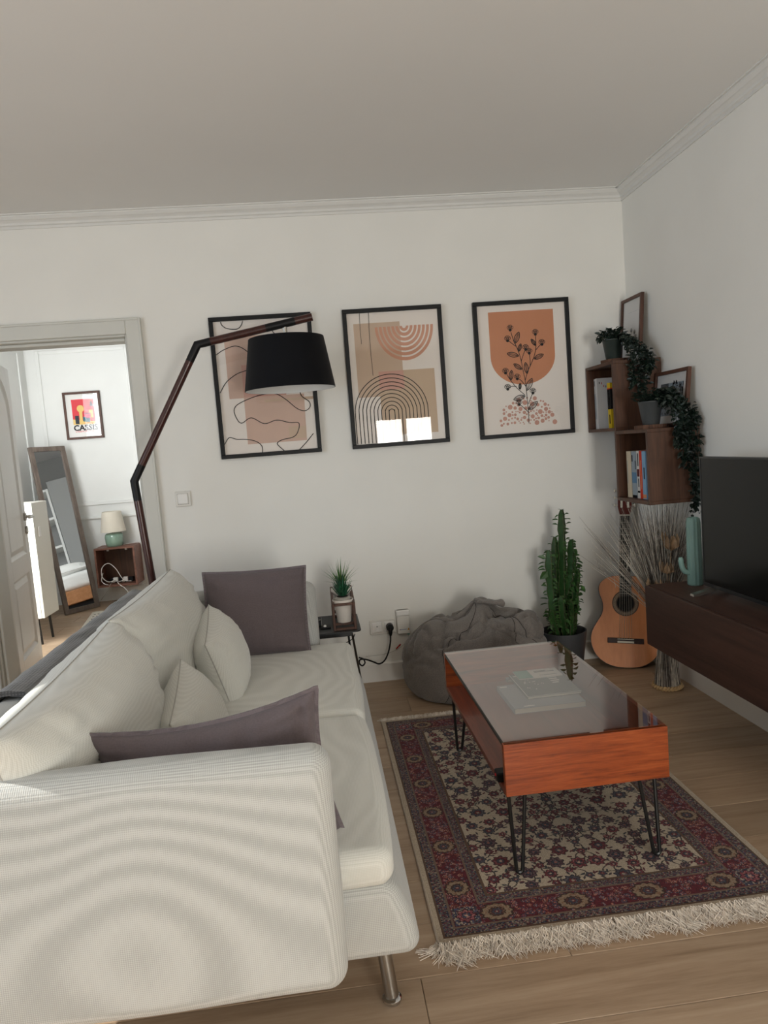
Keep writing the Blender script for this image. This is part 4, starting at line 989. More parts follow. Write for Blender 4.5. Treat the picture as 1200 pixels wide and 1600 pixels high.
# ------------------------------------------------------------------ dried twig bundle
def build_twigs():
    c = Vector((1.615, -0.56, 0)); r = thing('twig_bundle', 'tall bundle of dried twigs with woven straw foot beside the guitar', 'dried plant', c)
    rnd = random.Random(4); mats = [MB(), MB()]
    for k in range(620):
        a = rnd.uniform(0, 2*PI); q = math.sqrt(rnd.random())
        foot = c+Vector((0.060*math.cos(a)*(0.7+0.3*q), 0.060*math.sin(a)*(0.7+0.3*q), 0.012))
        a2 = a+rnd.uniform(-0.3, 0.3)
        waist = c+Vector((0.026*math.cos(a2)*q, 0.026*math.sin(a2)*q, 0.30))
        h = rnd.uniform(0.62, 0.93)
        sx = rnd.gauss(0.02, 0.11); sy = rnd.gauss(0.02, 0.09)
        if rnd.random() < 0.07: sx = rnd.uniform(-0.36, -0.12)
        sx = max(-0.38, min(0.118, sx)); sy = max(-0.19, min(0.30, sy))
        if sy < -0.10 and sx > -0.02: sy = rnd.uniform(-0.1, 0.1)
        if abs(sx) > 0.2: h = rnd.uniform(0.62, 0.88)
        tip = c+Vector((sx, sy, h)); midp = waist.lerp(tip, 0.55)+Vector((rnd.uniform(-.008, .008), rnd.uniform(-.008, .008), 0.02))
        P = catmull([foot, waist, midp, tip], 3)
        th = rnd.uniform(0.0009, 0.0017)
        mb_ = mats[0] if rnd.random() < 0.5 else mats[1]
        mb_.tube(P, [th]*(len(P)-3)+[th*0.8, th*0.6, th*0.35], 3, False)
        if rnd.random() < 0.5:
            t0 = rnd.uniform(0.4, 0.8); p0 = waist.lerp(tip, t0); mb_.tube([p0, p0+Vector((rnd.uniform(-.03, .02), rnd.uniform(-.03, .03), rnd.uniform(.05, .12)))], [th*0.7, th*0.3], 3, False)
    stuff(link('twig_spray', mats[0], 'twigdark', r)); o = stuff(link('pale_twig_spray', mats[1], 'twiglight', r)); o['label'] = 'pale grey twigs mixed in'
    m = MB()
    for k in range(26):
        a = 2*PI*k/26; b = 2*PI*(k+1.1)/26
        m.tube([c+Vector((0.062*math.cos(a), 0.062*math.sin(a), 0.004)), c+Vector((0.069*math.cos((a+b)/2), 0.069*math.sin((a+b)/2), 0.012)), c+Vector((0.063*math.cos(b), 0.063*math.sin(b), 0.021))], 0.0055, 6)
    m.lathe([(0.058, 0.0), (0.066, 0.003), (0.066, 0.018), (0.058, 0.020)], c, 40); link('straw_foot', m, 'straw', r, True)
    for i, (x, y, z, L, n) in enumerate(((-0.028, -0.10, 0.60, 0.075, 6), (0.012, -0.07, 0.70, 0.10, 7), (-0.085, -0.08, 0.50, 0.08, 5), (-0.005, -0.11, 0.48, 0.09, 5))):
        m = MB(); p0 = c+Vector((x, y, z)); m.tube([c+Vector((0.0, -0.02, 0.3)), p0], 0.0014, 4)
        for k in range(n):
            a = 2*PI*k/n+i; m.leaf(p0-Vector((0, 0, 0.02)), (0.45*math.cos(a), 0.45*math.sin(a), 1.0), (math.cos(a), math.sin(a), -0.3), L*rnd.uniform(0.7, 1.1), 0.036, 0.5)
        link('dried_flower', m, 'driedpetal', r, True, angle=180)
    m = MB(); p0 = c+Vector((0.055, -0.10, 0.525)); m.tube([c+Vector((0.01, -0.02, 0.3)), p0], 0.0014, 4)
    for k in range(60):
        a = 2*PI*k/60; b = rnd.uniform(-0.3, 0.5); d = Vector((math.cos(a), 0.7*math.sin(a), 0.35*math.sin(b*3))); m.tube([p0+d*0.008, p0+d*rnd.uniform(0.022, 0.034)], [0.0016, 0.0009], 4)
    link('seed_head', m, 'straw', r)
build_twigs()

# ------------------------------------------------------------------ TV cabinet, TV, vase
def build_cabinet():
    x0, x1, y1, y0, z0, z1 = 1.40, 1.75, -0.82, -2.92, 0.31, 0.575
    r = thing('tv_cabinet', 'long dark walnut wall cabinet under the television', 'cabinet', (1.575, -1.87, z0))
    ym = -1.87
    for a, b in ((y0, ym-0.0008), (ym+0.0008, y1)):
        t = 0.015; u = MB()
        u.box(x0+0.017, a, z0, x1, b, z0+t).box(x0+0.017, a, z1-t, x1, b, z1).box(x0+0.017, a, z0+t, x1, a+t, z1-t).box(x0+0.017, b-t, z0+t, x1, b, z1-t).box(x1-0.006, a+t, z0+t, x1, b-t, z1-t)
        link('carcass', u, 'walnuty', r)
        link('drawer', MB().cbox(x0, a+0.0012, z0+0.0015, x0+0.015, b-0.0012, z1-0.0020, 0.0012), 'walnuty', r)
build_cabinet()
def build_tv():
    r = thing('television', 'flat black television standing on the walnut cabinet', 'television', (1.58, -1.5, 0.575))
    y1, y0, z0, z1, x = -1.035, -1.985, 0.602, 1.130, 1.552
    link('housing', MB().cbox(x+0.004, y0, z0, x+0.03, y1, z1, 0.003).cbox(x+0.028, y0+0.15, z0+0.05, x+0.06, y1-0.15, z0+0.33, 0.01), 'tvbezel', r)
    link('bezel', MB().box(x, y0, z0, x+0.005, y1, z0+0.014).box(x, y0, z1-0.007, x+0.005, y1, z1).box(x, y1-0.007, z0+0.014, x+0.005, y1, z1-0.007).box(x, y0, z0+0.014, x+0.005, y0+0.007, z1-0.007), 'tvbezel', r)
    link('screen', MB().box(x+0.0015, y0+0.007, z0+0.014, x+0.006, y1-0.007, z1-0.007), 'tvscreen', r)
    link('edge_trim', MB().box(x+0.001, y1, z0+0.01, x+0.005, y1+0.0016, z1-0.004), 'steel', r)
    for yy in (-1.095, -1.92):
        m = MB(); m.prism([(x-0.085, 0.5752), (x-0.083, 0.583), (x+0.008, 0.602), (x+0.025, 0.602), (x+0.112, 0.583), (x+0.114, 0.5752), (x+0.10, 0.5752), (x+0.025, 0.590), (x+0.008, 0.590), (x-0.06, 0.5752)], 'y', yy-0.014, yy+0.014); link('stand_foot', m, 'chrome', r)
build_tv()
def build_vase():
    c = (1.588, -0.905, 0.575); r = thing('cactus_vase', 'pale teal cactus shaped vase at the left edge of the television', 'vase', c)
    m = MB(); n = 48; v = []
    prof = [(0.0, 0), (0.028, 0), (0.031, 0.004), (0.0305, 0.1), (0.029, 0.2), (0.028, 0.27), (0.025, 0.288), (0.018, 0.293), (0.016, 0.286), (0, 0.28)]
    for rr, z in prof: v += [(c[0]+rr*(1+0.05*math.cos(12*2*PI*k/n))*math.cos(2*PI*k/n), c[1]+rr*(1+0.05*math.cos(12*2*PI*k/n))*math.sin(2*PI*k/n), c[2]+z) for k in range(n)]
    m.add(v, [(i*n+k, i*n+(k+1) % n, (i+1)*n+(k+1) % n, (i+1)*n+k) for i in range(len(prof)-1) for k in range(n)]); link('vase_body', m, 'tealvase', r, True, angle=60)
    m = MB(); P = catmull([(c[0]-0.022, c[1], c[2]+0.055), (c[0]-0.045, c[1], c[2]+0.062), (c[0]-0.058, c[1], c[2]+0.085), (c[0]-0.063, c[1], c[2]+0.125)], 6); m.tube(P, [0.011]*(len(P)-2)+[0.0105, 0.007], 14); link('branch', m, 'tealvase', r, True)
build_vase()

# ------------------------------------------------------------------ wall cubes, books, plants, frames
def cube(label, x0, x1, y0, y1, z0, z1, openx=True, group=None):
    t = 0.016
    r = thing('wall_cube', label, 'shelf', ((x0+x1)/2, (y0+y1)/2, z0), group)
    if openx:
        for nm, b in (('top_panel', (x0, y0, z1-t, x1, y1, z1)), ('bottom_panel', (x0, y0, z0, x1, y1, z0+t)), ('side_panel', (x0, y0, z0+t, x1, y0+t, z1-t)), ('side_panel', (x0, y1-t, z0+t, x1, y1, z1-t))):
            link(nm, MB().cbox(*b, 0.001), 'walnut', r)
        link('rear_panel', MB().box(x1-0.006, y0+t, z0+t, x1, y1-t, z1-t), 'walnutback', r)
    else:
        for nm, b in (('top_panel', (x0, y0, z1-t, x1, y1, z1)), ('bottom_panel', (x0, y0, z0, x1, y1, z0+t)), ('side_panel', (x0, y0, z0+t, x0+t, y1, z1-t)), ('side_panel', (x1-t, y0, z0+t, x1, y1, z1-t))):
            link(nm, MB().cbox(*b, 0.001), 'cubewood', r)
        link('rear_panel', MB().box(x0+t, y1-0.006, z0+t, x1-t, y1, z1-t), 'walnut', r)
        for xx in (x0+0.11, x1-0.085):
            m = MB(); m.tube([(xx, y0+0.05, z1-t), (xx, y0+0.05, z1-t-0.018)], 0.011, 12); link('fitting', m, 'plasticw', r, True)
    return r
gc = 'walnut cubes in the corner'
cube('upper walnut wall cube holding white magazines', 1.50, 1.75, -0.36, -0.01, 1.256, 1.602, group=gc)
cube('lower walnut wall cube holding coloured paperbacks', 1.50, 1.75, -0.695, -0.345, 0.910, 1.2555, group=gc)
def book(label, x0, dx, y0, dy, z0, dz, cover, spine=None, group=None, name='book', marks=None):
    """upright book, spine at x0 facing -x"""
    r = thing(name, label, 'book' if name == 'book' else 'magazine', (x0+dx/2, y0+dy/2, z0), group)
    t = 0.0012 if dy < 0.01 else 0.002
    c = MB(); c.box(x0, y0, z0, x0+dx, y0+t, z0+dz).box(x0, y0+dy-t, z0, x0+dx, y0+dy, z0+dz).box(x0, y0+t, z0, x0+t, y0+dy-t, z0+dz)
    link('cover', c, cover, r)
    link('page_block', MB().box(x0+t, y0+t, z0+0.003, x0+dx-0.003, y0+dy-t, z0+dz-0.003), 'pages', r)
    for i, (kind, a, b, p, q, mat) in enumerate(marks or []):
        m = MB()
        if kind == 's': m.box(x0-0.0004, y0+a*dy, z0+p*dz, x0, y0+b*dy, z0+q*dz)      # on the spine
        else: m.box(x0+a*dx, y0-0.0004, z0+p*dz, x0+b*dx, y0, z0+q*dz)               # on the camera-side cover
        link('print_mark', m, mat, r)
    return r
z1 = 1.272; gm = 'white magazines in the upper cube'
mk = [('s', 0.3, 0.7, 0.86, 0.96, 'ink'), ('s', 0.3, 0.7, 0.2, 0.7, 'bookgrey')]
book('thin white magazine against the inner wall of the upper cube', 1.535, 0.20, -0.0375, 0.007, z1, 0.266, 'bookwhite', group=gm, name='magazine', marks=mk)
book('thin white magazine, second from the inner wall of the upper cube', 1.534, 0.20, -0.047, 0.008, z1, 0.267, 'bookwhite', group=gm, name='magazine', marks=mk)
book('pale grey magazine between white ones in the upper cube', 1.534, 0.20, -0.057, 0.008, z1, 0.267, 'paperw', group=gm, name='magazine', marks=mk[1:])
rnd = random.Random(2); mk = []
zz = 0.86
for k in range(14):
    a = 0.06+0.058*k; zz = 0.88-0.23*(k/13)**1.3+rnd.uniform(-0.02, 0.03); mk.append(('c', a, a+0.018, zz-0.02, zz+0.02, 'bookred' if k % 3 else 'ink'))
book('white magazine with a red zigzag line on its cover', 1.533, 0.205, -0.074, 0.015, z1, 0.268, 'paperw', group=gm, name='magazine', marks=mk)
book('dark slim book between the magazines and the yellow book', 1.55, 0.17, -0.186, 0.012, z1, 0.215, 'bookdark', marks=[('s', 0.2, 0.8, 0.3, 0.8, 'bookgrey')])
book('thick yellow and black book at the near end of the upper cube', 1.540, 0.175, -0.226, 0.038, z1, 0.232, 'bookyellow', marks=[('s', -0.01, 1.0, 0.42, 0.86, 'bookblack'), ('s', -0.01, 1.0, 0.86, 0.885, 'bookred'), ('c', 0, 1.0, 0.42, 0.86, 'bookblack'), ('c', 0, 1.0, 0.86, 0.885, 'bookred'),
      ('c', 0.2, 0.3, 0.66, 0.76, 'bookwhite'), ('c', 0.3, 0.42, 0.655, 0.67, 'bookwhite'), ('c', 0.25, 0.6, 0.36, 0.37, 'ink'), ('c', 0.25, 0.7, 0.31, 0.33, 'ink'), ('c', 0.25, 0.6, 0.27, 0.28, 'ink'), ('c', 0.25, 0.6, 0.12, 0.16, 'warnorange'), ('s', 0.35, 0.6, 0.50, 0.80, 'bookgrey'), ('s', 0.35, 0.65, 0.10, 0.3, 'ink')])
z2 = 0.926; gb = 'paperbacks in the lower cube'
book('maroon paperback at the far side of the lower cube', 1.548, 0.15, -0.378, 0.014, z2, 0.222, 'bookmaroon', group=gb)
book('cream paperback in the lower cube beside the maroon one', 1.540, 0.16, -0.430, 0.048, z2, 0.226, 'bookcream', group=gb, marks=[('s', 0.8, 0.9, 0.3, 0.8, 'bookgrey')])
book('blue and grey paperback in the lower cube beside the cream one', 1.540, 0.16, -0.486, 0.050, z2, 0.226, 'bookgrey', group=gb, marks=[('s', 0.02, 0.98, 0.32, 0.55, 'blueprint'), ('s', 0.1, 0.25, 0.62, 0.80, 'ink'), ('s', 0.72, 0.92, 0.78, 0.92, 'ink'), ('s', 0.02, 0.98, 0.0, 0.06, 'ink')])
book('white paperback with black lettering beside the red book', 1.541, 0.16, -0.517, 0.028, z2, 0.228, 'bookwhite', group=gb, marks=[('s', 0.25, 0.7, 0.68, 0.95, 'artgrey'), ('s', 0.1, 0.9, 0.46, 0.62, 'bookmaroon'), ('s', 0.3, 0.6, 0.24, 0.42, 'ink'), ('s', 0.0, 0.9, 0.12, 0.16, 'ink')])
book('bright red paperback in the lower cube', 1.541, 0.16, -0.545, 0.026, z2, 0.229, 'bookred', group=gb, marks=[('s', 0.35, 0.6, 0.2, 0.8, 'terracotta')])
book('light blue paperback nearest the open edge of the lower cube', 1.540, 0.16, -0.584, 0.036, z2, 0.227, 'bookblue', group=gb, marks=[('s', 0.3, 0.6, 0.42, 0.66, 'posternavy'), ('s', 0.02, 0.98, 0.02, 0.10, 'terracotta')])
book('slim pale blue paperback at the near end of the lower cube', 1.543, 0.155, -0.603, 0.017, z2, 0.225, 'blueprint', group=gb, marks=[('s', 0.3, 0.6, 0.3, 0.5, 'ink')])

def slice_(label, cx, cy, z, rr, seed):
    r = thing('wood_slice', label, 'coaster', (cx, cy, z), 'bark edged wood slices')
    n = 40; o = [(rr*(1+0.06*noise.noise(Vector((math.cos(2*PI*k/n)*2, math.sin(2*PI*k/n)*2, seed)))+0.02*math.sin(k*2.7)), 2*PI*k/n) for k in range(n)]
    m = MB(); m.prism([(cx+a*math.cos(b), cy+a*math.sin(b)) for a, b in o], 'z', z, z+0.018); link('bark_edge', m, 'bark', r)
    m = MB(); m.prism([(cx+a*0.93*math.cos(b), cy+a*0.93*math.sin(b)) for a, b in o], 'z', z+0.018, z+0.0186); link('cut_face', m, 'frame', r)
slice_('bark edged wood slice under the pot on the upper cube', 1.588, -0.205, 1.602, 0.075, 1)
slice_('bark edged wood slice under the pot on the lower cube', 1.592, -0.56, 1.2555, 0.078, 2)

def trailing(label, cx, cy, z, potmat, strands, bush, seed, rtop=0.052, ph=0.105):
    r = thing('trailing_plant', label, 'potted plant', (cx, cy, z), 'trailing plants on the cubes')
    m = MB(); m.lathe([(0, 0), (0.036, 0), (0.038, 0.003), (rtop-0.002, ph-0.006), (rtop, ph-0.004), (rtop, ph), (rtop-0.005, ph), (rtop-0.008, ph-0.02), (0, ph-0.02)], (cx, cy, z), 36); link('pot', m, potmat, r, True)
    m = MB(); m.lathe([(0, ph-0.012), (rtop-0.008, ph-0.018)], (cx, cy, z), 20); link('soil', m, 'soil', r, True)
    rnd = random.Random(seed)
    for pts, dens, spread in strands:
        m = MB(); P = catmull(pts, 6); m.tube(P, 0.0014, 4)
        for p in P:
            for _ in range(dens):
                d = Vector((rnd.uniform(-1, 0.7), rnd.uniform(-1, 0.35), rnd.uniform(-0.9, 0.5))); off = Vector((rnd.uniform(-1, 0.7), rnd.uniform(-1, 0.2), rnd.uniform(-1, 1)))*spread
                L = rnd.uniform(0.018, 0.034); m.leaf(p+off, d, (rnd.uniform(-1, .3), rnd.uniform(-1, 0), 0.7), L, L*0.55, 0.3, 0)
        stuff(link('vine', m, 'vine', r))
    m = MB()
    for k in range(bush):
        a = rnd.uniform(0, 2*PI); q = rnd.uniform(0.2, 1); h = rnd.uniform(0.0, 0.055)
        p = Vector((cx+rtop*1.15*q*math.cos(a), cy+rtop*1.15*q*math.sin(a), z+ph+h*(1.3-q*0.5)-0.006)); d = Vector((math.cos(a)*1.2, math.sin(a)*1.2, rnd.uniform(0.0, 0.9)))
        L = rnd.uniform(0.018, 0.034)
        m.tube([Vector((cx+0.5*(p.x-cx), cy+0.5*(p.y-cy), z+ph-0.015)), p], 0.0009, 3, False); m.leaf(p, d, (0, 0, 1), L, L*0.55, 0.3)
    stuff(link('foliage', m, 'vine', r))
t1 = 1.6206
S1 = []
rn = random.Random(9)
for k in range(7):
    x = 1.585+0.018*k+rn.uniform(-.01, .01); drop = 1.40+0.035*abs(k-2)+rn.uniform(0, .05)
    S1.append(([(1.59, -0.22, t1+0.105), (1.60+0.008*k, -0.29, t1+0.11-0.008*k), (x, -0.352, t1+0.055-0.006*k), (x+0.004, -0.386, 1.585), (x+rn.uniform(-.008, .01), -0.386, (1.585+drop)/2), (x+rn.uniform(-.012, .014), -0.384, drop)], 3, 0.013))
S1.append(([(1.58, -0.20, t1+0.11), (1.56, -0.22, t1+0.135), (1.535, -0.24, t1+0.12)], 3, 0.012))
S1.append(([(1.57, -0.19, t1+0.11), (1.53, -0.19, t1+0.13), (1.505, -0.20, t1+0.105)], 3, 0.012))
trailing('trailing leafy plant in a dark pot on the upper cube', 1.575, -0.205, t1, 'potgreen', S1, 120, 1, 0.054, 0.10)
t2 = 1.2741
S2 = []
for k in range(9):
    x = 1.635+0.0105*k+rn.uniform(-.006, .006); drop = 1.20-0.033*k+rn.uniform(-.03, .03)
    if k > 5: drop -= 0.06
    S2.append(([(1.595, -0.57, t2+0.10), (1.62+0.003*k, -0.64, t2+0.115+0.004*k), (x-0.005, -0.70, t2+0.05), (x, -0.724, 1.245), (x+rn.uniform(-.006, .008), -0.726, (1.245+drop)/2), (x+rn.uniform(-.006, .010), -0.724, drop)], 4, 0.019))
S2.append(([(1.60, -0.58, t2+0.10), (1.66, -0.70, t2+0.06), (1.70, -0.725, 1.2), (1.71, -0.722, 1.05), (1.712, -0.72, 0.96), (1.702, -0.72, 0.90), (1.69, -0.722, 0.865)], 2, 0.010))
S2.append(([(1.59, -0.56, t2+0.105), (1.63, -0.60, t2+0.15), (1.67, -0.66, t2+0.12), (1.70, -0.70, t2+0.05)], 4, 0.016))
S2.append(([(1.59, -0.56, t2+0.105), (1.64, -0.63, t2+0.11), (1.69, -0.68, t2+0.06), (1.725, -0.72, t2+0.0)], 4, 0.016))
trailing('trailing leafy plant in a slate grey pot on the lower cube', 1.583, -0.57, t2, 'potgrey', S2, 130, 2, 0.056, 0.108)

def leaning_frame(label, ya, yb, z0, z1, kind):
    # leans on the right wall; faces -x
    x_foot, x_top = 1.700, 1.728; H = z1-z0; W2 = yb-ya
    r = thing('small_frame', label, 'picture', (x_foot, (ya+yb)/2, z0), 'walnut frames leaning on the wall')
    U = Vector((x_top-x_foot, 0, H)).normalized(); X = Matrix((Vector((0, -1, 0)), Vector((-U.z, 0, U.x)), U)).transposed().to_4x4(); X.translation = Vector((x_foot, yb, z0+0.0005))
    b, t = 0.016, 0.017
    for q in ((0, W2, H-b, H), (0, W2, 0, b), (0, b, b, H-b), (W2-b, W2, b, H-b)):
        m = MB(); m.X = X; m.cbox(q[0], 0, q[2], q[1], t, q[3], 0.001); link('frame_bar', m, 'frame', r)
    m = MB(); m.X = X; m.box(b, 0.002, b, W2-b, 0.006, H-b, 0)
    if kind == 0:
        for sx, top in ((0.50, 0.56), (0.66, 0.52), (0.72, 0.45)):
            m.tube([(W2*sx, 0.0068, b), (W2*(sx-0.02), 0.0068, H*(top-0.1))], 0.0009, 4, True, 1)
            for k in range(7):
                a = PI*(0.15+0.7*k/6); m.tube([(W2*(sx-0.02), 0.0068, H*(top-0.1)), (W2*(sx-0.02)+0.018*math.cos(a), 0.0068, H*(top-0.1)+0.024*math.sin(a))], 0.0007, 4, True, 1)
        m.box(W2*0.28, 0.006, H*0.77, W2*0.80, 0.0064, H*0.772, 2)
    else:
        x0, x1, za, zb = W2*0.17, W2*0.84, H*0.20, H*0.78
        m.box(x0, 0.006, za, x1, 0.0064, zb, 2); m.box(x0, 0.0064, H*0.44, x1, 0.0067, H*0.53, 1)
        rr = random.Random(6)
        for k in range(3): 
            c0 = x0+(x1-x0)*(0.2+0.2*k); P = [(c0+(x1-x0)*0.13*math.cos(PI-PI*i/8), 0.007, H*0.55+H*0.14*math.sin(PI*i/8)) for i in range(9)]; m.tube(P, 0.0016, 4, True, 1)
        m.box(x0, 0.0064, H*0.70, x0+(x1-x0)*0.35, 0.0067, zb, 3)
        for k in range(60):
            px = rr.uniform(x0+(x1-x0)*0.5, x1-0.006); pz = rr.uniform(H*0.50, H*0.76); m.box(px, 0.0065, pz, px+0.006, 0.0069, pz+rr.uniform(0.003, 0.02), 1 if rr.random() < .7 else 3)
        for k in range(40):
            px = rr.uniform(x0, x1-0.006); pz = rr.uniform(za, H*0.42); m.box(px, 0.0065, pz, px+0.005, 0.0069, pz+rr.uniform(0.003, 0.012), 1)
    link('print', m, ['paperw', 'ink', 'bookgrey', 'artgrey'], r)
    m = MB(); m.X = X; m.add([(b, 0.012, b), (W2-b, 0.012, b), (W2-b, 0.012, H-b), (b, 0.012, H-b)], [(0, 1, 2, 3)]); link('glass_pane', m, 'picglass', r)
leaning_frame('upright walnut frame with plant drawing standing on the upper cube', -0.262, -0.022, 1.602, 1.942, 0)
leaning_frame('wide walnut frame with black and white photo on the lower cube', -0.688, -0.365, 1.2555, 1.522, 1)

# ------------------------------------------------------------------ coffee table and what lies in it
def build_table():
    x0, x1, y0, y1, z0, z1 = 0.460, 0.942, -1.907, -0.985, 0.261, 0.413
    r = thing('coffee_table', 'reddish wood coffee table with smoked glass top and black hairpin legs', 'table', ((x0+x1)/2, (y0+y1)/2, 0.008))
    link('end_panel', MB().cbox(x0, y0, z0, x1, y0+0.020, z1, 0.0012), 'redwood', r)
    link('end_panel', MB().cbox(x0, y1-0.020, z0, x1, y1, z1, 0.0012), 'redwood', r)
    link('bottom_board', MB().cbox(x0, y0+0.020, z0, x1, y1-0.020, z0+0.018, 0.0012), 'redwoody', r)
    link('side_panel', MB().cbox(x1-0.014, y0+0.020, z0+0.018, x1, y1-0.020, z1, 0.0012), 'redwoody', r)
    link('edge_strip', MB().cbox(x0+0.001, y0+0.020, z1-0.010, x0+0.007, y1-0.020, z1, 0.001), 'blackmetal', r)
    m = MB(); m.cbox(x0+0.0015, y0+0.0015, z1, x1-0.0015, y1-0.0015, z1+0.005, 0.0012)
    m.m = [0 if sum(m.v[i].z for i in f)/len(f) > z1+0.0049 else 1 for f in m.f]
    g = link('glass_top', m, ['tableglass', 'tableglassunder'], r)
    for (lx, ly, sx, sy) in ((x0+0.045, y0+0.055, -1, -1), (x1-0.045, y0+0.055, 1, -1), (x0+0.045, y1-0.055, -1, 1), (x1-0.045, y1-0.055, 1, 1)):
        m = MB(); zt = z0-0.004
        a = Vector((lx-0.028, ly+sy*0.006, zt)); b = Vector((lx+0.028, ly-sy*0.010, zt)); e = Vector((lx+sx*0.012, ly+sy*0.022, 0.015))
        P = [a, a.lerp(e, 0.92)+Vector((-0.008, 0, 0)), e+Vector((-0.008, 0, 0.003)), e+Vector((0, 0, -0.001)), e+Vector((0.008, 0, 0.003)), b.lerp(e, 0.92)+Vector((0.008, 0, 0)), b]
        m.tube([P[0]]+catmull(P[1:6], 3)+[P[6]], 0.0058, 8)
        m.cbox(lx-0.045, ly-0.03, z0-0.004, lx+0.045, ly+0.03, z0-0.0005, 0.001)
        link('leg', m, 'blackmetal', r, True)
    k = thing('cable_clip', 'small black gadget with a red dot at the open side of the coffee table', 'gadget', (x0+0.012, -1.835, z0+0.018))
    link('housing', MB().cbox(x0-0.010, -1.855, z0+0.018, x0+0.024, -1.815, z0+0.046, 0.003), 'rubber', k)
    m = MB(); m.tube([(x0-0.010, -1.835, z0+0.035), (x0-0.012, -1.835, z0+0.035)], 0.004, 10); link('indicator', m, 'posterred', k)
    zb = z0+0.0182; gb = 'magazines under the smoked glass'
    def flatbook(label, xa, xb, ya, yb, z, dz, cov, name, marks):
        q = thing(name, label, 'magazine' if name == 'magazine' else 'book', ((xa+xb)/2, (ya+yb)/2, z), gb)
        c = MB(); c.box(xa, ya, z, xb, yb, z+0.0012).box(xa, ya, z+dz-0.0012, xb, yb, z+dz).box(xa, ya, z+0.0012, xa+0.0015, yb, z+dz-0.0012); link('cover', c, cov, q)
        link('page_block', MB().box(xa+0.0015, ya+0.001, z+0.0012, xb-0.002, yb-0.001, z+dz-0.0012), 'pages', q)
        for a, b, c_, d, mat in marks: link('print_mark', MB().box(xa+a*(xb-xa), ya+c_*(yb-ya), z+dz, xa+b*(xb-xa), ya+d*(yb-ya), z+dz+0.0003), mat, q)
    flatbook('grey blue picture book lying lowest under the glass, nearest the camera', 0.640, 0.905, -1.368, -1.115, zb, 0.020, 'bookslate', 'book', [(0.03, 0.13, 0.90, 0.94, 'paperw'), (0.15, 0.3, 0.05, 0.08, 'paperw')])
    rr = random.Random(8); mk = [(0.05, 0.30, 0.90, 0.93, 'paperw'), (0.0, 1.0, 0.0, 0.012, 'paperw'), (0.0, 0.012, 0.0, 1.0, 'paperw')]
    for k_ in range(16): a = rr.uniform(0.12, 0.5); b = rr.uniform(0.2, 0.75); mk.append((a, a+rr.uniform(.012, .035), b, b+rr.uniform(.012, .035), 'paperw'))
    for k_ in range(5): mk.append((0.66, 0.66+rr.uniform(.12, .26), 0.46+0.085*k_, 0.50+0.085*k_, 'paperw'))
    flatbook('dark grey magazine with white lettering under the glass', 0.712, 0.918, -1.292, -1.035, zb+0.0205, 0.010, 'bookdark', 'magazine', mk)
    flatbook('grey booklet under the white card inside the table', 0.705, 0.90, -1.03, -0.012-0.995+0.02+0.06-0.02, zb+0.0005, 0.012, 'bookgrey', 'magazine', [(0.1, 0.5, 0.2, 0.25, 'paperw')])
    flatbook('white and teal leaflet farthest from the camera under the glass', 0.735, 0.912, -1.105, -1.010, zb+0.031, 0.004, 'paperw', 'magazine', [(0.0, 0.33, 0.0, 1.0, 'teal'), (0.45, 0.72, 0.72, 0.78, 'ink'), (0.45, 0.9, 0.60, 0.66, 'ink'), (0.5, 0.9, 0.2, 0.24, 'artgrey')])
build_table()

